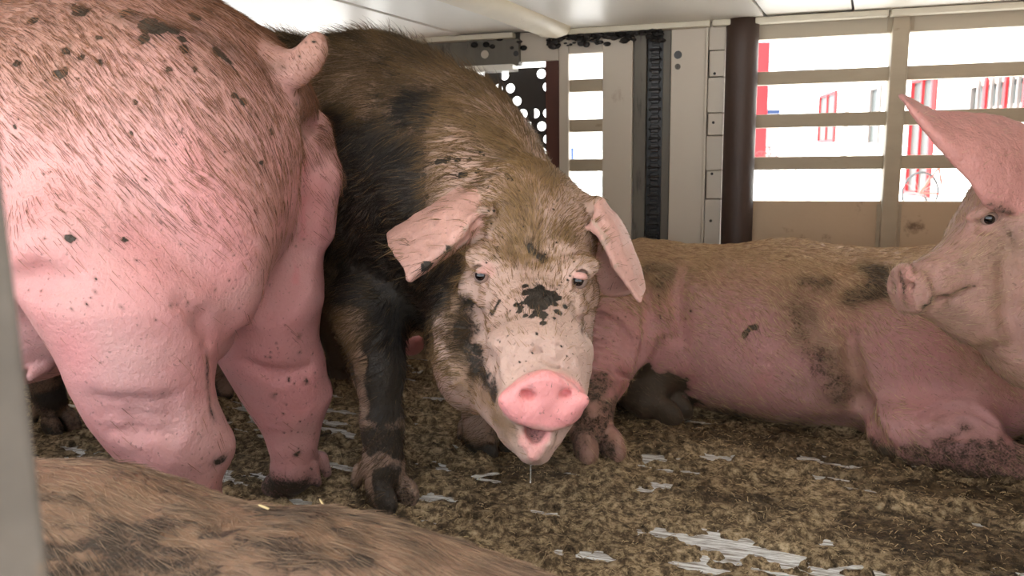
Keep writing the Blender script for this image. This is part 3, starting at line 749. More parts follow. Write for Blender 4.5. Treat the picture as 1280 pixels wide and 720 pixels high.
def bristles(parent, root, V, F, N, paint, flow, n, length, radius, dens, tints, lift=.25, label=None, seed=0, jit=1.0):
    """hair as curves rooted on the skin"""
    J = jit; n = int(n * HAIR); rg = np.random.default_rng(seed)
    a = V[F[:, 2]] - V[F[:, 0]]; b = V[F[:, 3]] - V[F[:, 1]]; ar = np.linalg.norm(np.cross(a, b), axis=1)
    w = ar * dens[F].mean(1); w = w / w.sum()
    fi = rg.choice(len(F), n, p=w); s, t = rg.random((2, n, 1))
    q = V[F[fi]]; p0 = q[:, 0] * (1 - s) * (1 - t) + q[:, 1] * s * (1 - t) + q[:, 2] * s * t + q[:, 3] * (1 - s) * t
    nn = N[F[fi]].mean(1); nn /= np.linalg.norm(nn, axis=1, keepdims=True)
    d = flow(p0); d = d - nn * (d * nn).sum(1, keepdims=True); d /= np.linalg.norm(d, axis=1, keepdims=True) + 1e-9
    jit = np.stack([vnoise(p0 * 22, 11 + k) for k in range(3)], 1) * .5 + rg.normal(0, .16, (n, 3))
    d = d + jit * J; d = d - nn * (d * nn).sum(1, keepdims=True); d /= np.linalg.norm(d, axis=1, keepdims=True) + 1e-9
    L = (length(p0) if callable(length) else length) * rg.uniform(.55, 1.25, n)
    lf = lift * rg.uniform(.5, 1.5, (n, 1))
    K = 4; pts = np.zeros((n, K, 3), np.float32)
    for k in range(K):
        x = k / (K - 1); pts[:, k] = p0 - nn * .0006 + L[:, None] * (x * d + nn * lf * (x - .45 * x * x) )
    wp = pts.reshape(-1, 3) @ RZ.T - root
    hc = bpy.data.hair_curves.new('bristles'); hc.add_curves([K] * n)
    hc.attributes['position'].data.foreach_set('vector', wp.astype(np.float32).ravel())
    ra = np.tile(np.array([1, .9, .65, .2], np.float32), n) * np.repeat(radius * rg.uniform(.7, 1.3, n), K).astype(np.float32)
    at = hc.attributes.get('radius') or hc.attributes.new('radius', 'FLOAT', 'POINT'); at.data.foreach_set('value', ra)
    pc = paint[F[fi]].mean(1)
    col = np.array(tints(p0, pc, rg), np.float32); col = np.concatenate([col, np.ones((n, 1), np.float32)], 1)
    at = hc.attributes.new('tint', 'FLOAT_COLOR', 'CURVE'); at.data.foreach_set('color', col.ravel())
    o = link('bristles', hc, MAT_HAIR, parent); o['kind'] = 'stuff'
    if label: o['label'] = label
    return o
def pig(name, label, b, h, lo, hi, base, skin, painter, hair=None, bumpy=1.0):
    V, F = b.build(h, lo, hi); N = vnormals(V, F)
    V = V + N * (.0022 * fbm(V * 16, 3, 90) + .0011 * fbm(V * np.array((55, 55, 40)), 2, 95))[:, None] * bumpy
    N = vnormals(V, F); pt = Paint(V, N); painter(pt, V, N)
    base = TW(base); root = empty(name, base); tag(root, label, 'pig')
    me = np_mesh('body', V @ RZ.T - base, F)
    ca = me.color_attributes.new('paint', 'FLOAT_COLOR', 'POINT')
    ca.data.foreach_set('color', np.concatenate([pt.c, np.ones((len(V), 1))], 1).astype(np.float32).ravel())
    body = link('body', me, skin, root)
    if hair:
        for kw in (hair if isinstance(hair, list) else [hair]):
            kw = dict(kw); kw['dens'] = np.maximum(kw['dens'](V, N, pt), 0) + 1e-9
            bristles(root, base, V, F, N, pt.c, **kw)
    print(name, len(V), 'verts')
    return root, base, pt
def hoof(b, ground, fwd, ankle, s=1.0, k=.012, rp=.036):
    g = np.asarray(ground, float); f = nrm([fwd[0], fwd[1], 0]); sd = np.array([-f[1], f[0], 0])
    top = g + np.array([0, 0, .075 * s]) - f * .012 * s
    b.cone(ankle, top, rp * s, .036 * s, .02)
    for q in (-1, 1):
        R = basis(nrm(f + sd * q * .10) + np.array([0, 0, -.35]))
        b.ell(g + f * .018 * s + sd * q * .0235 * s + np.array([0, 0, .031 * s]), np.array([.047, .0215, .033]) * s, R, k=.010)
        b.cone(g - f * .045 * s + sd * q * .024 * s + np.array([0, 0, .07 * s]), g - f * .056 * s + sd * q * .026 * s + np.array([0, 0, .036 * s]), .014 * s, .009 * s, k=.008)
    b.cone(g + f * .052 * s + [0, 0, .006], g + f * .0 * s + [0, 0, .055 * s], .0035, .0035, k=.006, op='s')
def frame(M, N, lat):
    y = nrm(np.asarray(N) - M); x = np.asarray(lat, float); x = nrm(x - y * (x @ y)); z = np.cross(x, y)
    if z[2] < 0: z = -z
    return x, y, z
def head(b, M, fr, s=1.0, mouth=0.0, jowl=1.0, det=True):
    """pig head; M = point between the eyes, frame x = across, y = to the nose, z = up"""
    x, y, z = fr
    H = lambda a, c, d: M + s * (a * x + c * y + d * z)
    R = np.stack([x, y, z])
    b.cone(H(0, -.15, .035), H(0, -.02, -.085), .105 * s, .112 * s, .05, flat=None)
    b.ell(H(0, -.09, -.03), np.array([.132, .12, .10]) * s, R, k=.05)
    b.cone(H(0, -.02, -.085), H(0, .19, -.058), .096 * s, .062 * s, .04)
    for q in (-1, 1):
        b.cone(H(q * .052, -.05, -.022), H(q * .040, .10, -.035), .046 * s, .040 * s, .03)      # brow to muzzle ridge
        b.ell(H(q * .095, -.05, -.105), np.array([.045, .10, .075]) * s, R, k=.05)            # cheek
        b.ell(H(q * .082, -.115, -.19), np.array([.07, .12, .12]) * s * jowl, R, k=.07)         # jowl
        b.ell(H(q * .092, .012, -.042), np.array([.032, .045, .020]) * s, R, k=.02)             # under the eye
        b.ell(H(q * .048, .16, -.085), np.array([.028, .075, .032]) * s, R, k=.025)             # upper lip
    b.cone(H(0, -.07, -.20), H(0, .10, -.150 - .012 * mouth), .085 * s, .046 * s, .05)          # lower jaw
    b.cone(H(0, .10, -.150 - .012 * mouth), H(0, .195, -.128 - .035 * mouth), .044 * s, .027 * s, .025)
def nose_disc(b, c, nrm_dir, up, ru, rv, th):
    n = nrm(nrm_dir); x = nrm(np.cross(n, up)); z = np.cross(x, n); c = np.asarray(c, float)
    def fn(X):
        q = X - c; a, w, e = q @ x, q @ n, q @ z
        taper = 1 - .22 * np.clip(e / rv, -1, 1.2)               # narrower at the top
        k = (np.sqrt((a / (ru * taper)) ** 2 + (e / rv) ** 2) - 1) * rv
        w = np.abs(w + .004 * (a / ru) ** 2 + .10 * k.clip(-rv, 0)) - th
        r = .011; u0 = np.maximum(k + r, 0); w0 = np.maximum(w + r, 0)
        return np.sqrt(u0 * u0 + w0 * w0) + np.minimum(np.maximum(k + r, w + r), 0) - r
    b.add(fn, .012)
    return x, n, z
def eye(root, base, c, look, r, name='eye', lids=None):
    """eyeball with dark iris, pupil and pale white"""
    bm = bmesh.new(); bmesh.ops.create_uvsphere(bm, u_segments=28, v_segments=28, radius=r)
    for f in bm.faces:
        cz = f.calc_center_median().normalized().z; f.material_index = 2 if cz > math.cos(math.radians(27)) else (1 if cz > math.cos(math.radians(38)) else 0); f.smooth = True
    me = bpy.data.meshes.new(name); bm.to_mesh(me); bm.free()
    o = link(name, me, MAT_EYE, root)
    L = Vector(RZ @ nrm(look)); o.location = Vector(TW(c) - base); o.rotation_euler = L.to_track_quat('Z', 'Y').to_euler()
    return o
def glossy(name, col, rough=.08):
    m = simple(name, col, rough, .0, .08, 30); m.node_tree.nodes['Principled BSDF'].inputs['Coat Weight'].default_value = .12; return m
MAT_EYE = [glossy('eye_white', srgb(150, 128, 118), .2), glossy('iris', srgb(34, 24, 22)), glossy('pupil', srgb(6, 6, 7))]
PINK = srgb(214, 148, 138); TAN = srgb(150, 112, 76); MUD = srgb(46, 40, 34)
def lids(b, c, look, lat, up, r, open_=.55):
    """upper and lower eyelids as arcs round the eyeball"""
    l, x, z = nrm(look), nrm(lat), nrm(up)
    up_ = []; lo_ = []
    for a in np.linspace(-1, 1, 7):
        e = open_ * (1 - a * a) ; w = math.sqrt(max(0, 1 - .80 * a * a))
        up_.append(c + r * 1.06 * nrm(x * a * 1.05 + z * (e + .05) + l * w)); lo_.append(c + r * 1.06 * nrm(x * a * 1.05 - z * (e * .85) + l * w))
    b.chain(up_, [.0028] * 7, .008); b.chain(lo_, [.0026] * 7, .008)

# ---- the boar-like sow that looks into the lens
def build_main():
    b = Body()
    h = nrm((.86, -.51, 0)); rt = np.array([h[1], -h[0], 0])           # heading, its right side (towards the lens)
    FL = (rt, .88)
    b.cone((-.33, 1.96, .735), (-.64, 2.15, .77), .28, .28, .06, flat=FL)
    b.cone((-.64, 2.15, .77), (-1.05, 2.36, .74), .28, .25, .06, flat=FL)
    b.cone((-.165, 1.80, .690), (-.33, 1.96, .735), .228, .28, .08, flat=FL)
    b.ell((-.52, 2.08, .60), (.5, .24, .245), basis(h), k=.1)
    b.ell((-.16, 1.83, .56), (.20, .19, .20), basis(h), k=.08)         # brisket
    b.cone((.015, 1.58, .590), (-.165, 1.80, .690), .142, .228, .08)    # neck
    b.ell((-.27, 1.78, .60), (.13, .08, .22), basis(h), k=.08)         # near shoulder
    # near front leg
    b.chain([P(462, 385, 1.71), P(474, 465, 1.675), P(478, 530, 1.655), P(479, 578, 1.645)], [.085, .052, .040, .043], .03)
    hoof(b, G(482, 632), (.75, -.65), P(479, 590, 1.645), 1.12, rp=.04)
    # far front leg
    b.chain([np.array((-.06, 1.9, .5)), P(600, 480, 1.94), P(600, 520, 1.93), P(602, 545, 1.92)], [.09, .052, .038, .041], .03)
    hoof(b, G(606, 567), (.75, -.65), P(602, 548, 1.92), 1.05)
    # hind legs
    for g_, z0 in ((G(72, 541), 0), (np.array((-.92, 2.47, 0)), 0)):
        hip = np.array((-1.03, 2.33, .62)) + (g_ - np.array((-1.1, 2.32, 0))) * .55
        b.ell(hip, (.17, .11, .24), basis(h), k=.07)
        b.chain([hip + [.0, 0, -.12], g_ + [-.05, .02, .27], g_ + [-.01, 0, .10]], [.11, .055, .038], .03)
        hoof(b, g_, h, g_ + [-.01, 0, .10], 1.0)
    # head
    M = P(664, 350, 1.40); Nn = P(680, 478, 1.17); fr = frame(M, Nn, P(727, 350, 1.43) - P(600, 343, 1.40)); x, y, z = fr
    Hh = lambda a, c, d: M + a * x + c * y + d * z
    R = np.stack([x, y, z])
    b.cone(P(655, 262, 1.52), P(660, 335, 1.49), .085, .10, .05)
    b.ell(P(655, 300, 1.52), (.128, .11, .12), R, k=.05)
    b.ell(P(655, 375, 1.50), (.115, .10, .10), R, k=.05)
    b.cone(P(665, 370, 1.45), P(677, 448, 1.255), .088, .066, .04)
    for q, uu in ((-1, 612), (1, 716)):
        b.cone(P(664 + q * 40, 325, 1.435), P(672 + q * 30, 415, 1.32), .042, .040, .03)
    b.ell(P(588, 392, 1.49), (.052, .10, .075), R, k=.05)              # cheeks
    b.ell(P(710, 392, 1.50), (.036, .10, .075), R, k=.05)
    b.ell(P(590, 430, 1.52), (.056, .12, .105), R, k=.06)               # near jowl
    b.ell(P(690, 450, 1.53), (.055, .12, .11), R, k=.06)
    b.cone(P(592, 360, 1.62), P(608, 455, 1.58), .10, .10, .08)        # throat
    b.ell(P(588, 366, 1.425), (.030, .030, .022), R, k=.02); b.ell(P(733, 368, 1.455), (.022, .03, .02), R, k=.02)    # bags under the eyes
    b.cone(P(640, 445, 1.26), P(650, 500, 1.21), .050, .040, .03)      # lips
    b.cone(P(708, 445, 1.275), P(706, 492, 1.215), .042, .036, .03)
    b.cone(P(625, 470, 1.44), P(655, 535, 1.23), .075, .037, .05)      # lower jaw
    b.cone(P(655, 530, 1.24), P(668, 556, 1.185), .036, .022, .025)
    b.cone(P(640, 522, 1.215), P(660, 566, 1.185), .026, .015, .02); b.cone(P(698, 524, 1.215), P(676, 566, 1.185), .022, .014, .02)
    # mouth opening
    b.ell(P(671, 545, 1.155), (.0215, .05, .0235), R, k=.006, op='s')
    b.chain([P(646, 528, 1.180), P(654, 553, 1.170), P(668, 567, 1.165), P(684, 553, 1.170), P(694, 530, 1.180)], [.005, .006, .008, .006, .005], .012)
    # nose disc
    nd = nrm(CAMP - P(680, 497, 1.165)) * .8 + y * .55 + np.array([.1, 0, -.03])
    nx, nn, nz = nose_disc(b, P(680, 500, 1.165), nd, z, .0590, .0465, .017)
    for q in (-1, 1):
        c = P(680 + q * 24 + 3, 490, 1.165) + nn * .014
        Rn = np.stack([nrm(nx * 1 + nz * q * .25), nn, nz])
        b.ell(c, (.0100, .020, .0060), Rn, k=.010, op='s')
        b.cone(P(680 + q * 48, 497, 1.168) + nn * .012, P(680 + q * 26, 512, 1.168) + nn * .013, .008, .008, .02)
    b.cone(P(686, 545, 1.15) + nn * .02, P(684, 528, 1.155) + nn * .018, .0035, .002, k=.01, op='s')
    for q in (0, 1, 2):      # wrinkles above the disc
        b.chain([P(640 + q * 3, 462 - q * 9, 1.195 + q * .018), P(672, 446 - q * 9, 1.185 + q * .02), P(705 - q * 2, 462 - q * 9, 1.205 + q * .018)], [.0025] * 3, .01, op='s')
    for q in range(3): b.groove([(634 + q * 3, 470 - q * 10), (652, 452 - q * 9), (676, 446 - q * 9), (700, 453 - q * 9), (722 - q * 3, 468 - q * 9)], .0042, .006)
    b.groove([(622, 430), (618, 455), (622, 485)], .005, .012)
    # ears
    b.sheet([[P(604, 236, 1.53), P(594, 242, 1.47), P(596, 256, 1.44), P(613, 264, 1.425), P(606, 290, 1.47)],
             [P(572, 241, 1.51), P(565, 258, 1.45), P(572, 278, 1.405), P(588, 280, 1.395), P(590, 299, 1.45)],
             [P(532, 264, 1.50), P(528, 285, 1.44), P(540, 306, 1.39), P(558, 308, 1.378), P(560, 318, 1.43)],
             [P(489, 290, 1.49), P(492, 306, 1.44), P(510, 326, 1.385), P(532, 330, 1.370), P(532, 338, 1.41)],
             [P(487, 293, 1.485), P(491, 310, 1.435), P(504, 330, 1.385), P(512, 346, 1.365), P(516, 347, 1.39)]], (.0070, .0042), .009)
    b.chain([P(613, 264, 1.425), P(588, 281, 1.393), P(558, 309, 1.376), P(532, 331, 1.368), P(512, 347, 1.364)], [.009, .0085, .0075, .007, .006], .008)
    b.cone(P(612, 252, 1.50), P(596, 250, 1.48), .030, .016, .02)
    b.groove([(590, 284), (599, 276), (606, 272)], .013, .010)
    b.ridge([(582, 286), (590, 272), (602, 262), (613, 264), (616, 276), (611, 290)], .0075, .008, -.002)
    b.sheet([[P(732, 268, 1.53), P(738, 256, 1.53), P(750, 252, 1.50), P(748, 262, 1.47), P(738, 284, 1.455)],
             [P(738, 300, 1.55), P(752, 280, 1.545), P(771, 274, 1.50), P(768, 288, 1.45), P(758, 302, 1.435)],
             [P(745, 332, 1.555), P(764, 312, 1.55), P(789, 312, 1.49), P(783, 324, 1.435), P(770, 332, 1.42)],
             [P(750, 358, 1.55), P(772, 346, 1.54), P(800, 342, 1.475), P(795, 352, 1.43), P(784, 354, 1.42)],
             [P(757, 367, 1.54), P(776, 368, 1.515), P(805, 358, 1.465), P(803, 368, 1.425), P(799, 375, 1.415)]], (.0064, .0040), .006)
    b.chain([P(742, 276, 1.453), P(758, 302, 1.433), P(770, 332, 1.418), P(784, 354, 1.418), P(799, 375, 1.414)], [.007, .007, .0065, .006, .005], .006)
    b.cone(P(722, 262, 1.52), P(742, 262, 1.50), .032, .018, .02)
    for q in range(3): b.groove([(512 + q * 22, 292 - q * 10), (518 + q * 20, 308 - q * 6), (532 + q * 16, 318 - q * 8)], .002, .008)
    # eyes
    E = []
    b.groove([(588, 372), (590, 392), (598, 420), (606, 450), (612, 478)], .007, .03)
    b.groove([(733, 372), (736, 395), (734, 420)], .005, .02)
    b.groove([(612, 372), (606, 390), (594, 400)], .005, .02); b.groove([(718, 378), (724, 396), (733, 402)], .004, .02)
    b.ridge([(560, 360), (552, 400), (556, 440), (572, 475)], .012, .03)
    b.groove([(577, 330), (570, 360), (572, 390)], .006, .02)
    for q in (0, 1, 2): b.groove([(585 + q * 4, 318 - q * 8), (604, 312 - q * 8), (622 - q * 2, 322 - q * 9)], .0028, .010)
    for q in (0, 1): b.groove([(715 + q, 330 - q * 8), (728, 325 - q * 8), (738 - q, 332 - q * 8)], .0025, .010)
    for (u, v), side in (((601, 344), -1), ((727, 351), 1)):
        s0 = b.hit([(u, v)])[0]; look = nrm(nrm(CAMP - s0) + x * side * (.20 if side < 0 else .40))
        b.ell(s0 + z * .028 - look * .010, (.032, .014, .014), np.stack([x, look, z]), k=.03)
        b.ell(s0 - z * .026 - look * .008, (.026, .011, .010), np.stack([x, look, z]), k=.03)
        s0 = b.hit([(u, v)])[0]
        c = s0 - look * .0105
        b.ell(c + look * .0075, (.0160, .015, .0140), np.stack([x, look, z]), k=.005, op='s')
        up_ = [c + .0158 * nrm(x * a + z * (1.0 - .35 * a * a) + look * .75) for a in (-.95, -.5, 0, .5, .95)]
        b.chain(up_, [.0024, .003, .0034, .003, .0024], .006)
        b.chain([c - z * .019 - x * .019 + look * .006, c - z * .023 + look * .008, c - z * .018 + x * .021 + look * .006], [.002] * 3, .006, op='s')
        b.chain([c + z * .0215 - x * .020 + look * .006, c + z * .0245 + look * .009, c + z * .0205 + x * .022 + look * .006], [.0016] * 3, .006, op='s')
        E.append((c, look))
    def painter(p, V, N):
        d = V - M; fwd = d @ y
        n1 = fbm(V * 9, 4, 3); n2 = fbm(V * np.array((26, 26, 14)), 4, 8)
        bodyw = sstep(-.02, -.18, (V - np.array((.0, 1.55, .6))) @ h)          # behind the head
        up = sstep(.50, .95, V[:, 2])
        p.field(1, bodyw * (.72 + .2 * n1) + (1 - bodyw) * .42 * sstep(.42, .60, V[:, 2]))
        p.field(0, bodyw * np.clip(.36 + .16 * n1 + .10 * n2, 0, 1))
        p.field(0, (1 - bodyw) * np.clip(.13 + .08 * n2, 0, .25))
        # dark caked flank and chest
        p.spot(0, [440, 470, 500, 520], [330, 300, 330, 390], 75, .85, .8, 'add').spot(0, [400, 430, 455], [150, 210, 260], 45, .5, .9, 'add')
        p.spot(0, [505, 530, 540], [130, 120, 160], 28, .45, .9, 'add').spot(0, [455, 480, 500], [170, 190, 215], 40, .45, .9, 'add')
        p.spot(0, [350, 400, 450], [45, 36, 45], 14, .4, .9, 'add')
        p.spot(1, [560, 600, 650, 690], [130, 150, 180, 210], 60, .95, .9).spot(0, [560, 600, 650, 680], [160, 170, 200, 220], 55, .75, .9, 'sub')
        p.spot(0, 625, 195, 26, .35, .9, 'add'); p.spot(0, [595, 612], [222, 212], 10, .4, .9, 'add')
        # leg mud
        leg = sstep(.40, .30, V[:, 2]) * bodyw + sstep(.36, .26, V[:, 2]) * (V[:, 1] > 1.58)
        p.field(0, np.clip(leg, 0, 1) * np.clip(.40 + .30 * n1 + .10 * np.sin(V[:, 2] * 70), .1, 1))
        p.spot(0, [430, 445, 450], [400, 440, 470], 26, .6, .9, 'sub')
        p.seg(0, [P(490, 440, 1.63), P(492, 500, 1.62)], .07, .68, .8).seg(0, [P(475, 548, 1.63), P(495, 550, 1.63)], .05, .6, .8).seg(0, [P(484, 600, 1.6), P(492, 632, 1.58)], .05, .62, .8)
        ms = np.random.RandomState(17)
        for k in range(80): p.spot(0, ms.normal(485, 32), ms.normal(180, 55), ms.uniform(2.5, 7), .95, .6, warp=.6)
        for k in range(26): p.spot(0, ms.normal(600, 26), ms.normal(205, 24), ms.uniform(1.5, 4), .85, .6, warp=.6)
        p.spot(2, [425, 440], [400, 430], 14, .0)
        # forehead
        p.spot(1, [650, 655, 660], [235, 270, 310], 62, .95, .9); p.spot(1, [600, 640], [250, 290], 40, .8, .9); p.spot(1, 705, 290, 40, .85, .9)
        p.spot(1, [672, 700], [420, 440], 34, .38, .9).spot(1, [568, 575, 590], [380, 430, 480], 36, .5, .9)
        p.spot(0, [715, 705, 660, 600], [300, 250, 245, 262], 24, .12, 1, 'add')
        p.spot(1, [640, 664, 700, 670], [385, 410, 390, 440], 34, .75, .9, 'sub')
        p.spot(0, [582, 584, 592, 612], [385, 420, 460, 500], 27, .60, .95).spot(0, [584, 594, 604], [400, 440, 475], 15, .62, .95).spot(1, [553, 549, 556], [370, 410, 450], 8, .7, 1, 'sub').spot(1, [565, 560, 580, 620], [360, 420, 480, 530], 40, .85, .95).spot(0, [735, 732], [380, 410], 9, .5, .9)
        p.spot(0, [585, 612, 618], [388, 385, 372], 5, .62, .8); p.spot(0, [560, 568, 575], [340, 330, 322], 6, .5, .9)
        # mud splash between the eyes
        p.spot(0, 671, 367, 23, 1, .35, warp=.5).spot(0, [667, 674], [385, 388], 9, .9, .5).spot(0, [668, 672], [305, 320], 10, .62, .8)
        for u_, v_, r_ in ((650, 378, 4), (643, 384, 3), (651, 389, 3), (660, 391, 4), (684, 390, 4), (698, 374, 6), (704, 366, 4), (703, 385, 5), (697, 392, 3), (690, 360, 4), (652, 360, 5), (640, 377, 3), (711, 378, 4), (654, 352, 4), (676, 398, 4)):
            p.spot(0, u_, v_, r_ + 1.5, .9, .5)
        rs = np.random.RandomState(5)
        for k in range(70):
            p.spot(0, rs.uniform(590, 725), rs.uniform(245, 450), rs.uniform(1.3, 2.6), .75, .6)
        # raw pink: nose, ears, lids, lip
        p.spot(2, [640, 680, 722], [497, 500, 497], 44, 1, .35).spot(2, [654, 668, 686], [545, 562, 545], 14, .6, .8)
        p.spot(1, [640, 680, 722], [497, 505, 497], 46, 1, .3, 'sub').spot(0, [640, 680, 722], [497, 505, 497], 46, 1, .3, 'sub')
        ear = np.zeros(len(V), bool)
        for cen, rad, bv in b.sheets:
            m = np.nonzero(np.linalg.norm(V - cen, axis=1) < rad + .01)[0]
            for i in m:
                hh = bv.find_nearest(V[i])
                if hh[3] < .0095: ear[i] = True
        for ch, a_ in ((0, .25), (1, .6)): p.c[ear, ch] *= a_
        p.c[ear, 2] = .30; p.c[ear, 1] = np.maximum(p.c[ear, 1], .38)
        for u_, v_ in ((601, 343), (727, 351)): p.spot(2, u_, v_, 15, .40, .8); p.spot(1, u_, v_, 22, .7, .8, 'sub')
        for q in (-1, 1): p.spot(0, 683 + q * 24, 489, 6, .22, .9)
        p.seg(2, [P(671, 541, 1.17), P(668, 541, 1.21)], .022, .8, .5, .1).seg(0, [P(671, 543, 1.185), P(668, 541, 1.22)], .024, .42, .6, .1)
        painter.ear = ear
    def dens(V, N, p):
        d = (.35 + 1.2 * p.c[:, 1]) * (1 + .8 * sstep(.0, .08, (V - np.array((.0, 1.58, .6))) @ h) * sstep(.3, .6, p.c[:, 1])); d[p.c[:, 2] > .33] = .03; d[painter.ear] = .05; d *= np.where((V - M) @ y > .15, .15, 1); d[V[:, 2] < .36] *= .3
        d[(V @ h) < (np.array((-.75, 2.2, 0)) @ h)] *= .35
        return d
    def flow(X):
        w = sstep(-.05, .12, (X - np.array((.0, 1.58, .6))) @ h)[:, None]
        side = ((X - M) @ x)[:, None]
        return (1 - w) * (-h * 1.0 + np.array([0, 0, -.55])) + w * (-y * .8 + x * side * 7 + np.array([0, 0, -.15]))
    def tints(X, pc, rg):
        c0 = np.array(srgb(166, 132, 88)); c1 = np.array(srgb(92, 70, 48)); c2 = np.array(srgb(24, 20, 18))
        t = rg.random((len(X), 1)) ** 1.5; c = c0 * (1 - t) + c1 * t
        m = np.clip(pc[:, :1] * 1.6 - .25, 0, .97) * np.where(rg.random((len(X), 1)) < .10, .35, 1); hd = sstep(-.05, .1, (X - np.array((.0, 1.58, .6))) @ h)[:, None]
        c = c * (1 - m) + c2 * m; return c * (.60 + .28 * hd)
    def length(X): return np.where((X - np.array((.0, 1.58, .6))) @ h > .03, .019, .034)
    root, base, p = pig('standing_pig', 'muddy brown pig standing face on with a pink snout and mud between the eyes', b, .0038, (-1.42, 1.02, -.01), (.36, 2.72, 1.1), G(480, 600) * [1, 1, 0],
        MAT_SKIN2, painter, [dict(flow=flow, n=130000, length=length, radius=.00040, dens=dens, tints=tints, lift=.22, seed=2),
         dict(flow=flow, n=5000, length=.042, radius=.00034, dens=lambda V, N, p: sstep(.6, .9, N[:, 2]) * sstep(.80, .95, V[:, 2]), tints=tints, lift=.8, seed=22)])
    for (c, lk), g_ in zip(E, (-.28, -.10)): eye(root, base, c, nrm(nrm(CAMP - c) + x * g_ - z * .05), .0146)
    # saliva
    a, e = P(664, 570, 1.172), P(663, 604, 1.172)
    MB().tube([tuple(TW(a + (e - a) * t) - base) for t in (0, .15, .4, .7, .92, 1)], [.004, .0016, .001, .0009, .0014, .0005], 8).build('saliva', MAT_DROOL, root, True)['label'] = 'clear thread of saliva under the chin'
    return root
MAT_SKIN2 = skin_material('skin_main', srgb(212, 180, 166), srgb(128, 98, 64), MUD, srgb(240, 160, 158))
MAT_SKIN1 = skin_material('skin_rump', srgb(206, 158, 155), srgb(154, 118, 100), srgb(52, 44, 36), srgb(206, 128, 130), .45)
MAT_SKIN3 = skin_material('skin_lying', srgb(206, 158, 156), srgb(174, 142, 106), srgb(66, 54, 42), srgb(202, 130, 128))
MAT_SKIN4 = skin_material('skin_head', srgb(184, 144, 134), srgb(148, 120, 98), srgb(66, 54, 42), srgb(204, 142, 136))
MAT_SKIN5 = skin_material('skin_near', srgb(158, 126, 106), srgb(132, 104, 80), srgb(52, 42, 34), srgb(190, 120, 110))
MAT_STRAW = simple('straw', srgb(214, 190, 140), .7)
MAT_DROOL, _n, _l, _b = nodes('saliva'); _b.inputs['Transmission Weight'].default_value = .85; _b.inputs['Roughness'].default_value = .05; _b.inputs['IOR'].default_value = 1.33; _b.inputs['Base Color'].default_value = (.95, .95, .93, 1)

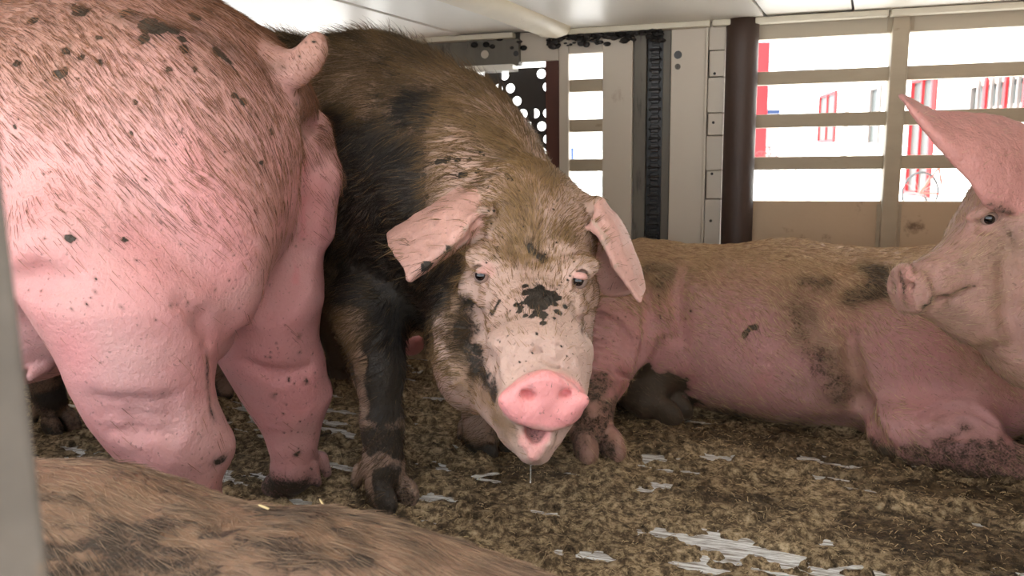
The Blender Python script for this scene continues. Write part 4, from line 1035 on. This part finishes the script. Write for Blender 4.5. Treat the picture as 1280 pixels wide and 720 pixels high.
# ---- pig seen from behind on the left
def build_rump():
    b = Body(); h = nrm((-.989, .148, 0)); s1 = np.array((.148, .989, 0)); O = np.array((-.395, 1.50, 0))
    L = lambda a, s, z: O + h * a + s1 * s + np.array((0, 0, z)); R = basis(h)
    b.ell(L(.24, 0, .77), (.26, .25, .285), R, k=.05)
    b.cone(L(.38, 0, .745), L(1.15, 0, .72), .315, .29, .08, flat=(s1, .9))
    b.ell(L(.165, -.135, .66), (.165, .125, .28), R, k=.08)
    b.ell(L(.158, .150, .685), (.150, .120, .305), R, k=.09)
    # near hind leg
    b.chain([P(180, 390, 1.30), P(182, 450, 1.29), P(188, 500, 1.29), P(212, 550, 1.30)], [.125, .096, .090, .082], .035)
    b.cone(P(115, 320, 1.31), P(165, 435, 1.29), .13, .098, .06)
    b.cone(P(225, 540, 1.30), P(266, 560, 1.32), .075, .034, .035)
    b.chain([P(225, 560, 1.30), P(236, 640, 1.30), P(232, 690, 1.29)], [.075, .05, .046], .03)
    hoof(b, G(222, 762) , h, P(231, 700, 1.29), 1.1, rp=.044)
    # far hind leg
    b.chain([P(336, 370, 1.63), P(333, 425, 1.65), P(350, 465, 1.67), P(362, 500, 1.68)], [.112, .098, .090, .080], .035)
    b.cone(P(370, 488, 1.68), P(398, 489, 1.69), .055, .028, .025)
    b.chain([P(362, 505, 1.68), P(366, 545, 1.68), P(366, 580, 1.68)], [.072, .050, .044], .03)
    hoof(b, G(372, 617), h, P(367, 590, 1.68), 1.1, rp=.044)
    # groin, udder and teats
    b.ell(L(.78, .0, .455), (.40, .20, .170), R, k=.03)
    for u_, v_ in ((52, 458), (12, 462)):
        t = b.hit([(u_, v_)])[0]; b.cone(t, t + [-.004, -.03, -.012], .018, .009, k=.014)
    # cleft and tail
    b.groove([(392, 110), (388, 160), (389, 220), (386, 270), (378, 315), (362, 352), (338, 385), (300, 425)], .013, .05)
    b.ridge([(402, 160), (408, 220), (406, 290)], .012, .06, .010)
    b.groove([(80, 352), (45, 348), (15, 352)], .010, .04); b.groove([(230, 380), (255, 400), (262, 425)], .006, .03)
    for q in range(3): b.groove([(120 + q * 8, 500 + q * 20), (170, 506 + q * 18), (215, 500 + q * 20)], .0014, .03)
    b.groove([(310, 455), (350, 470), (385, 462)], .005, .03)
    b.chain([P(316, 76, 1.52), P(345, 85, 1.49), P(368, 86, 1.47), P(385, 75, 1.46), P(394, 60, 1.455), P(397, 50, 1.45)], [.048, .033, .026, .020, .0165, .012], .025)
    b.chain([P(352, 100, 1.42), P(372, 108, 1.40), P(388, 112, 1.42)], [.005] * 3, .02, op='s')
    # shoulders, front legs, head (beyond the left edge)
    b.ell(L(1.2, 0, .66), (.3, .25, .29), R, k=.08)
    for s_ in (-.16, .16):
        b.chain([L(1.2, s_, .5), L(1.22, s_, .28), L(1.2, s_, .1)], [.1, .055, .042], .03); hoof(b, L(1.2, s_, 0), h, L(1.2, s_, .1), 1.0)
    M = L(1.72, .0, .66); fr = frame(M, L(1.92, -.05, .50), s1)
    b.cone(L(1.3, 0, .68), L(1.62, 0, .62), .22, .15, .08); head(b, M, fr, 1.0)
    for q in (-1, 1):
        e0 = M + fr[0] * q * .10 - fr[1] * .12 + fr[2] * .03
        b.sheet([[e0 - fr[1] * .04, e0 + fr[1] * .05], [e0 + fr[0] * q * .09 + fr[2] * .05 - fr[1] * .05, e0 + fr[0] * q * .09 + fr[2] * .03 + fr[1] * .07], [e0 + fr[0] * q * .16 + fr[1] * .06, e0 + fr[0] * q * .15 + fr[1] * .10]], (.008, .005))
    def painter(p, V, N):
        n1 = fbm(V * 7, 4, 21); n2 = fbm(V * np.array((30, 30, 18)), 4, 2)
        p.field(1, np.clip(sstep(.66, .98, V[:, 2] + .07 * n1) * .85, 0, 1))
        p.field(2, np.clip(.30 + .35 * n1, 0, .6) * sstep(.9, .6, V[:, 2]))
        p.spot(1, [230, 300, 350], [120, 200, 250], 70, .62, .95).spot(1, [60, 120, 180], [60, 90, 100], 70, .65, .95).spot(1, [300, 330, 345], [160, 250, 320], 50, .5, .95)
        p.spot(2, [250, 290, 230, 190], [200, 330, 400, 300], 70, .45, 1).spot(2, [400, 410], [240, 300], 30, .5, .9)
        p.spot(2, [385, 383, 372], [200, 300, 345], 9, .75, .9)
        for u_, v_, r_ in ((93, 8, 14), (84, 58, 6), (102, 67, 5), (120, 75, 6), (73, 85, 7), (17, 73, 4), (35, 22, 5), (190, 25, 14), (205, 30, 12), (183, 42, 7), (222, 34, 8), (235, 58, 6), (215, 81, 4), (273, 60, 7), (280, 62, 5), (290, 72, 4), (298, 116, 6), (308, 122, 5), (247, 16, 8), (175, 123, 3), (168, 164, 2.5), (248, 82, 3), (92, 297, 5), (160, 295, 3), (14, 158, 3), (265, 8, 6), (160, 10, 8), (125, 45, 4), (232, 45, 4), (345, 165, 4), (330, 205, 4)):
            p.spot(0, u_, v_, r_ + 1, .95, .45, warp=.4)
        p.spot(0, [160, 200, 240, 290], [16, 24, 30, 55], 22, .42, .9).spot(0, [285, 330, 350], [45, 75, 90], 12, .42, .9)
        p.spot(0, [375, 383, 386], [130, 150, 170], 7, .5, .9)
        rs = np.random.RandomState(9)
        for k in range(90): p.spot(0, rs.uniform(0, 420), rs.uniform(40, 420), rs.uniform(.5, 1.3), .55, .6)
        for k in range(26): p.spot(0, rs.uniform(335, 412), rs.uniform(410, 600), rs.uniform(1, 2.5), .6, .6)
        p.spot(0, [262, 266, 272], [450, 480, 520], 8, .5, .9).spot(0, [285, 275], [575, 582], 10, .6, .9)
        p.spot(0, 388, 482, 7, .55, .9).spot(0, 378, 572, 8, .6, .9).spot(0, 345, 500, 6, .5, .9).spot(0, 378, 425, 6, .55, .9).spot(0, 380, 445, 4, .55, .9);
        p.field(0, sstep(.14, .03, V[:, 2]) * (.60 + .2 * n1))
    def dens(V, N, p): return .012 + 1.3 * sstep(.54, .92, V[:, 2] + .05 * fbm(V * 6, 3, 4)) + .35 * p.c[:, 1]
    def flow(X): return -h * 1.0 + np.array([0, 0, -1.05])
    def tints(X, pc, rg):
        t = rg.random((len(X), 1)); c = np.array(srgb(150, 104, 76)) * (1 - t) + np.array(srgb(70, 46, 34)) * t
        m = np.clip(pc[:, :1] * 1.4 - .3, 0, .9); return c * (1 - m) + np.array(srgb(40, 32, 26)) * m
    return pig('standing_pig', 'pink pig standing with its rump and curled tail towards the lens at the left edge', b, .0060, (-2.55, 1.0, -.01), (-.2, 1.95, 1.12), L(.6, 0, 0), MAT_SKIN1, painter,
        dict(flow=flow, n=52000, length=lambda X: np.where(np.linalg.norm(X - P(385, 70, 1.46), axis=1) < .07, .014, .036), radius=.00033, dens=dens, tints=tints, lift=.11, seed=4, jit=.45), bumpy=.45)

# ---- pig lying along the far wall
def build_lying():
    b = Body(); h = nrm((-.90, .43, 0)); sd = np.array((.43, .90, 0)); R = basis(h)
    b.cone((.40, 2.40, .245), (.78, 2.27, .25), .225, .235, .06)
    b.cone((.78, 2.27, .25), (1.16, 2.06, .25), .235, .235, .06)
    b.cone((1.16, 2.06, .25), (1.45, 1.92, .22), .235, .19, .06)
    b.ell((.78, 2.22, .16), (.45, .22, .17), R, k=.08)
    b.ell(P(790, 420, 2.24), (.13, .08, .20), R, k=.06)                # near shoulder
    b.chain([P(768, 420, 2.17), P(750, 462, 2.06), P(737, 505, 1.96), P(738, 530, 1.92)], [.115, .080, .054, .052], .035)
    hoof(b, G(743, 572), (.24, -.97), P(738, 530, 1.92), 1.36, rp=.044)
    b.chain([P(770, 470, 2.26), P(790, 490, 2.20), P(812, 503, 2.17)], [.07, .046, .042], .02)
    hoof(b, G(826, 526), (.80, -.6), P(806, 500, 2.17), 1.3, rp=.038)
    # haunch and folded hind leg
    b.ell(P(1165, 470, 1.98), (.23, .13, .205), basis(nrm((-.85, .5, .0))), k=.05)
    b.cone(P(1130, 540, 1.88), P(1205, 545, 1.80), .085, .085, .05)
    b.cone(P(1190, 565, 1.80), P(1320, 598, 1.68), .062, .052, .03)
    # neck and head behind the standing pig
    b.cone((.40, 2.40, .25), (.12, 2.42, .24), .22, .165, .08)
    M = np.array((.02, 2.36, .31)); fr = frame(M, np.array((-.17, 2.27, .17)), (.4, -.9, 0)); head(b, M, fr, .95)
    for q in (-1, 1):
        e0 = M + fr[0] * q * .09 - fr[1] * .12 + fr[2] * .02
        b.sheet([[e0 - fr[1] * .04, e0 + fr[1] * .05], [e0 + fr[0] * q * .07 - fr[2] * .03 - fr[1] * .03, e0 + fr[0] * q * .07 - fr[2] * .03 + fr[1] * .07], [e0 + fr[0] * q * .09 - fr[2] * .09 + fr[1] * .06, e0 + fr[0] * q * .09 - fr[2] * .09 + fr[1] * .09]], (.008, .005))
    for q in range(4): b.groove([(1150 + q * 6, 524 + q * 11), (1180 + q * 4, 508 + q * 11), (1215, 508 + q * 11), (1245 - q * 3, 528 + q * 9)], .019, .008)
    b.groove([(1062, 420), (1066, 460), (1074, 500), (1088, 535), (1108, 560)], .020, .028)
    hoof(b, np.array((1.30, 1.68, 0)), (.9, -.3), P(1320, 598, 1.68), 1.0)
    # folds behind the elbow
    for q in range(7): b.groove([(730, 392 + q * 10), (750, 394 + q * 10), (772, 404 + q * 10), (790, 424 + q * 9)], .0125, .008)
    b.groove([(795, 465), (806, 440), (812, 405), (806, 360), (800, 330)], .009, .04)
    b.groove([(850, 330), (846, 370), (850, 420)], .006, .05)
    def painter(p, V, N):
        n1 = fbm(V * 8, 4, 31); n2 = fbm(V * np.array((20, 20, 30)), 4, 12)
        p.field(1, np.clip(sstep(.25, .47, V[:, 2] + .05 * n1) * .95, 0, 1))
        p.field(2, np.clip(.25 + .3 * n1, 0, .55))
        p.spot(1, [980, 1010, 1040, 1060], [350, 400, 440, 490], 55, .75, .95).spot(1, [760, 900, 1100], [320, 315, 320], 30, .9, .9)
        p.spot(0, [1000, 1030], [345, 350], 22, .50, .9).spot(0, [1080, 1110, 1060], [335, 345, 365], 26, .50, .9).spot(0, [800, 840, 830], [335, 330, 350], 18, .46, .9)
        p.spot(0, [985, 1000, 1020, 1050], [380, 420, 450, 500], 42, .46, .95).spot(0, [1090, 1130, 1110], [325, 330, 360], 30, .25, .95, 'add').spot(2, [1180, 1240, 1270], [440, 470, 500], 70, .55, 1).spot(0, [1000, 1040, 1060], [530, 525, 530], 26, .40, .9)
        p.spot(0, [925, 932, 940], [418, 410, 405], 4, .9, .5).spot(1, [1230, 1270], [450, 480], 55, .6, .9)
        rs = np.random.RandomState(3)
        for k in range(40): p.spot(0, rs.uniform(740, 860), rs.uniform(310, 430), rs.uniform(1, 3), .6, .7)
        p.spot(2, [880, 930, 900], [430, 480, 500], 60, .6, 1, 'sub').spot(2, [1120, 1150], [450, 500], 45, .35, 1)
        p.field(0, sstep(.10, .01, V[:, 2]) * (.5 + .2 * n1)); p.seg(0, [P(1175, 575, 1.78), P(1230, 585, 1.74), P(1300, 600, 1.68)], .10, .5, 1)
        p.seg(0, [P(735, 505, 1.96), P(738, 535, 1.92), G(745, 572)], .10, .50, .7).seg(1, [P(738, 535, 1.92), G(745, 572), G(752, 582)], .13, .65, .6).seg(0, [P(780, 480, 2.2), P(812, 503, 2.17), G(835, 524)], .12, .80, .5).spot(0, [740, 760], [545, 570], 14, .4, .9)
    def dens(V, N, p):
        d = .30 + .9 * sstep(.2, .42, V[:, 2])
        for q, r in ((P(755, 430, 2.12), .15), (P(735, 520, 1.95), .16), (P(1200, 530, 1.80), .13), (P(830, 510, 2.17), .1)): d *= .10 + .90 * sstep(.6, 1.1, np.linalg.norm(V - q, axis=1) / r)
        return d
    def flow(X): return -h + np.array([0, 0, -.75])
    def tints(X, pc, rg):
        t = rg.random((len(X), 1)); c = np.array(srgb(220, 190, 148)) * (1 - t) + np.array(srgb(136, 100, 74)) * t
        m = np.clip(pc[:, :1] * 1.4 - .3, 0, .9); return c * (1 - m) + np.array(srgb(48, 38, 30)) * m
    return pig('lying_pig', 'pink and tan pig lying on its belly along the stained wall panel', b, .0054, (-.35, 1.55, -.012), (1.75, 2.72, .56), (.8, 2.2, 0), MAT_SKIN3, painter,
        dict(flow=flow, n=80000, length=.024, radius=.00044, dens=dens, tints=tints, lift=.16, seed=6))

# ---- head entering from the right
def build_right():
    b = Body(); M = P(1243, 262, 1.44); Nn = P(1128, 352, 1.40); fr = frame(M, Nn, (-.12, -1, 0)); x, y, z = fr
    R = np.stack([x, y, z]); s = .92
    H = lambda a, c, d: M + s * (a * x + c * y + d * z)
    # profile: forehead, dished muzzle, jaw, cheek
    b.ell(P(1290, 262, 1.47), (.11, .11, .10), R, k=.05)
    b.ell(P(1268, 310, 1.46), (.10, .12, .10), R, k=.05)
    b.cone(P(1252, 318, 1.46), P(1168, 356, 1.42), .083, .043, .04)
    b.cone(P(1225, 325, 1.43), P(1155, 352, 1.41), .05, .036, .03)
    b.cone(P(1290, 400, 1.46), P(1215, 395, 1.43), .085, .045, .05)
    b.cone(P(1215, 393, 1.43), P(1160, 380, 1.415), .046, .024, .03)
    b.ell(P(1292, 370, 1.41), (.05, .10, .10), R, k=.05)
    b.ell(P(1310, 420, 1.44), (.08, .11, .09), R, k=.06)
    # body beyond the right edge
    b.cone(P(1300, 330, 1.49), (1.22, 1.56, .62), .13, .20, .08)
    hb = nrm((-1, .05, 0)); FL = (np.array((0, 1, 0)), .9)
    b.cone((1.22, 1.56, .64), (1.6, 1.55, .68), .22, .27, .08, flat=FL); b.cone((1.6, 1.55, .68), (2.1, 1.52, .68), .27, .24, .08, flat=FL)
    for xx in (1.32, 2.08):
        for yy in (1.40, 1.68):
            b.chain([(xx, yy, .5), (xx + .02, yy, .27), (xx, yy, .1)], [.095, .052, .04], .03); hoof(b, (xx, yy, 0), hb, (xx, yy, .1), 1.0)
    nx, nn, nz = nose_disc(b, P(1135, 361, 1.405), nrm((-.95, -.22, -.22)), z, .050, .046, .012)
    for q in (-1, 1): b.ell(P(1132, 356, 1.405) + nx * q * .02 + nn * .012, (.010, .02, .007), np.stack([nx, nn, nz]), k=.008, op='s')
    b.groove([(1160, 386), (1172, 377), (1192, 375), (1214, 362)], .004, .012)      # mouth line
    b.groove([(1140, 331), (1146, 345), (1150, 364), (1152, 382)], .004, .010)
    # ear, a broad sheet swept forward over the eye
    b.sheet([[P(1310, 172, 1.46), P(1312, 205, 1.42), P(1306, 235, 1.40), P(1284, 258, 1.385), P(1262, 264, 1.38)],
             [P(1252, 150, 1.45), P(1258, 180, 1.40), P(1256, 212, 1.375), P(1246, 238, 1.37), P(1236, 254, 1.375)],
             [P(1205, 144, 1.44), P(1212, 168, 1.395), P(1218, 190, 1.37), P(1220, 212, 1.365), P(1215, 226, 1.37)],
             [P(1165, 138, 1.43), P(1168, 152, 1.395), P(1172, 166, 1.375), P(1176, 178, 1.37), P(1176, 186, 1.375)],
             [P(1126, 119, 1.42), P(1128, 122, 1.41), P(1131, 126, 1.40), P(1134, 131, 1.395), P(1137, 136, 1.395)]], (.0075, .0038), .018)
    look = nrm((-.35, -.93, .02)); s0 = b.hit([(1238, 273)])[0]
    b.ell(s0 + z * .020 - look * .004, (.026, .012, .010), np.stack([y, look, z]), k=.025); s0 = b.hit([(1238, 273)])[0]; c = s0 - look * .0108
    b.ell(c + look * .0075, (.0145, .014, .0072), np.stack([y, look, z]), k=.005, op='s')
    b.groove([(1222, 282), (1232, 288), (1246, 286)], .004, .012)
    b.groove([(1258, 300), (1262, 340), (1262, 390), (1272, 440)], .008, .03)
    e0 = M + x * -.10 - y * .12 + z * .04      # the far ear
    b.sheet([[e0 - y * .06, e0 + y * .05], [e0 - x * .08 + z * .05 - y * .09, e0 - x * .08 + z * .05 - y * .0], [e0 - x * .15 + z * .04 - y * .10, e0 - x * .14 + z * .04 - y * .06]], (.0075, .0045))
    def painter(p, V, N):
        n1 = fbm(V * 12, 4, 41)
        p.field(1, np.clip(.42 + .3 * n1, 0, 1)); p.field(2, np.clip(.1 + .2 * n1, 0, .3))
        ear = np.zeros(len(V), bool)
        for cen, rad, bv in b.sheets:
            for i in np.nonzero(np.linalg.norm(V - cen, axis=1) < rad + .01)[0]:
                if bv.find_nearest(V[i])[3] < .0095: ear[i] = True
        p.c[ear, 1] *= .15; p.c[ear, 2] = .75; painter.ear = ear
        p.spot(2, [1128, 1126], [345, 375], 14, .5, .5).spot(0, [1120, 1124, 1128], [345, 365, 385], 8, .48, .9)
        p.spot(0, [1152, 1168, 1190, 1214], [390, 377, 375, 362], 5, .62, .9).spot(0, [1180, 1205], [390, 405], 12, .30, .9)
        p.spot(0, [1250, 1262], [285, 300], 16, .40, .9).spot(0, [1235, 1265], [262, 272], 10, .46, .9)
        p.spot(1, [1210, 1260, 1250], [320, 310, 380], 40, .75, .95)
        p.field(0, sstep(.2, .05, V[:, 2]) * .6)
    def dens(V, N, p): d = np.full(len(V), 1.0); d[p.c[:, 2] > .55] = .05; d[V[:, 0] > 1.2] = .12; return d
    def flow(X): return -y + z * -.3
    def tints(X, pc, rg):
        t = rg.random((len(X), 1)); return np.array(srgb(200, 172, 138)) * (1 - t) + np.array(srgb(120, 92, 70)) * t
    root, base, p = pig('standing_pig', 'pig entering at the right edge in profile with a large pink ear swept forward', b, .0046, (.62, 1.2, -.01), (2.4, 1.9, 1.02), (1.6, 1.55, 0), MAT_SKIN4, painter,
        dict(flow=flow, n=30000, length=.017, radius=.00030, dens=dens, tints=tints, lift=.2, seed=8))
    eye(root, base, c, nrm(look + y * .25 - z * .1), .0140)
    return root

# ---- back of a pig lying right in front of the lens
def build_near():
    b = Body(); h = nrm((-.97, .22, 0)); R = basis(h)
    b.chain([(-1.05, .93, .13), (-.55, .84, .13), (-.22, .78, .105), (.10, .72, .055)], [.245, .25, .232, .195], .1)
    b.ell((-.05, .75, .13), (.2, .2, .16), R, k=.08)
    b.cone((.05, .62, .10), (.25, .60, .07), .09, .05, .05); b.cone((.25, .60, .06), (.40, .66, .05), .045, .04, .03); hoof(b, (.44, .68, 0), (.9, .3), (.40, .66, .05), .9)
    b.cone((-.95, .72, .12), (-1.2, .62, .06), .09, .05, .05); hoof(b, (-1.25, .62, 0), (-1, 0), (-1.2, .62, .06), .9)
    b.cone((-1.05, .93, .18), (-1.42, 1.0, .2), .23, .15, .08)
    M = np.array((-1.55, 1.03, .30)); fr = frame(M, np.array((-1.75, 1.06, .14)), (.2, -1, 0)); head(b, M, fr, .95)
    def painter(p, V, N):
        n1 = fbm(V * 9, 4, 51); n2 = fbm(V * np.array((26, 60, 60)), 4, 5)
        p.field(1, np.clip(.75 + .25 * n1, 0, 1)); p.field(0, np.clip(.33 + .12 * n1 + .26 * n2, 0, 1))
        p.spot(0, [80, 150, 240, 330], [690, 660, 640, 650], 75, .13, 1, 'add').spot(0, [100, 200, 300, 420], [715, 700, 690, 700], 50, .12, 1, 'add')
    def dens(V, N, p): return sstep(.1, .25, V[:, 2]) + .1
    def flow(X): return -h + np.array([0, -.45, -.25])
    def tints(X, pc, rg):
        t = rg.random((len(X), 1)); c = np.array(srgb(164, 136, 110)) * (1 - t) + np.array(srgb(92, 72, 58)) * t
        m = np.clip(pc[:, :1] * 1.6 - .4, 0, .9); return c * (1 - m) + np.array(srgb(44, 36, 30)) * m
    for i, ((u, v), a, L) in enumerate((((262, 606), .5, .022), ((402, 633), 1.9, .017), ((330, 640), 2.6, .014))):
        q = b.hit([(u, v)], .4)[0] + [0, 0, .006]; d = np.array((math.cos(a), math.sin(a) * .4, .25)) * L / 2
        o = MB().tube([tuple(TW(q - d)), tuple(TW(q)), tuple(TW(q + d))], [.0012, .0014, .0009], 6).build('straw_bit', MAT_STRAW); reorigin(o, TW(q))
        tag(o, ('pale straw bit high on the brown back by the hock of the pink pig', 'pale straw bit on the brown back near the far hind foot', 'short straw bit lowest on the brown back of the near pig')[i], 'straw', 'straw bits on the near pig')
    return pig('lying_pig', 'brown haired back of a pig lying in front of the others at the bottom edge', b, .0075, (-1.95, .38, -.012), (.6, 1.3, .5), (-.5, .82, 0), MAT_SKIN5, painter,
        dict(flow=flow, n=50000, length=.032, radius=.00036, dens=dens, tints=tints, lift=.12, seed=10))

# ---- pig half hidden behind the brown one
def build_hidden():
    b = Body(); h = nrm((.95, -.28, 0)); R = basis(h); FL = (np.array((.28, .95, 0)), .88)
    b.cone((-1.3, 2.90, .50), (-.66, 2.71, .50), .205, .20, .06, flat=FL)
    b.ell((-1.0, 2.80, .42), (.35, .18, .16), R, k=.08)
    for f in (G(424, 479), G(424, 479) + [.10, .20, 0], np.array((-1.32, 2.80, 0)), np.array((-1.26, 3.00, 0))):
        b.chain([f + [-.03, .03, .40], f + [-.03, 0, .2], f + [0, 0, .09]], [.085, .040, .032], .03); hoof(b, f, h, f + [0, 0, .09], .85)
    b.cone((-.66, 2.71, .50), (-.50, 2.63, .36), .17, .12, .06)
    M = np.array((-.44, 2.60, .34)); fr = frame(M, P(512, 425, 2.46), (.5, .8, 0)); head(b, M, fr, .85)
    nose_disc(b, P(517, 432, 2.45), nrm((.55, -.6, -.5)), fr[2], .045, .036, .012)
    def painter(p, V, N):
        n1 = fbm(V * 9, 4, 61); p.field(2, np.clip(.7 + .3 * n1, 0, 1)); p.field(0, sstep(.42, .3, V[:, 2]) * (V[:, 0] < -.5) * (.8 + .2 * n1))
    return pig('standing_pig', 'pig mostly hidden behind the muddy brown pig, its dark muddy foreleg showing under it', b, .0085, (-1.62, 2.35, -.012), (-.2, 3.12, .74), (-.95, 2.8, 0), MAT_SKIN3, painter)

build_main(); build_rump(); build_lying(); build_right(); build_near(); build_hidden()
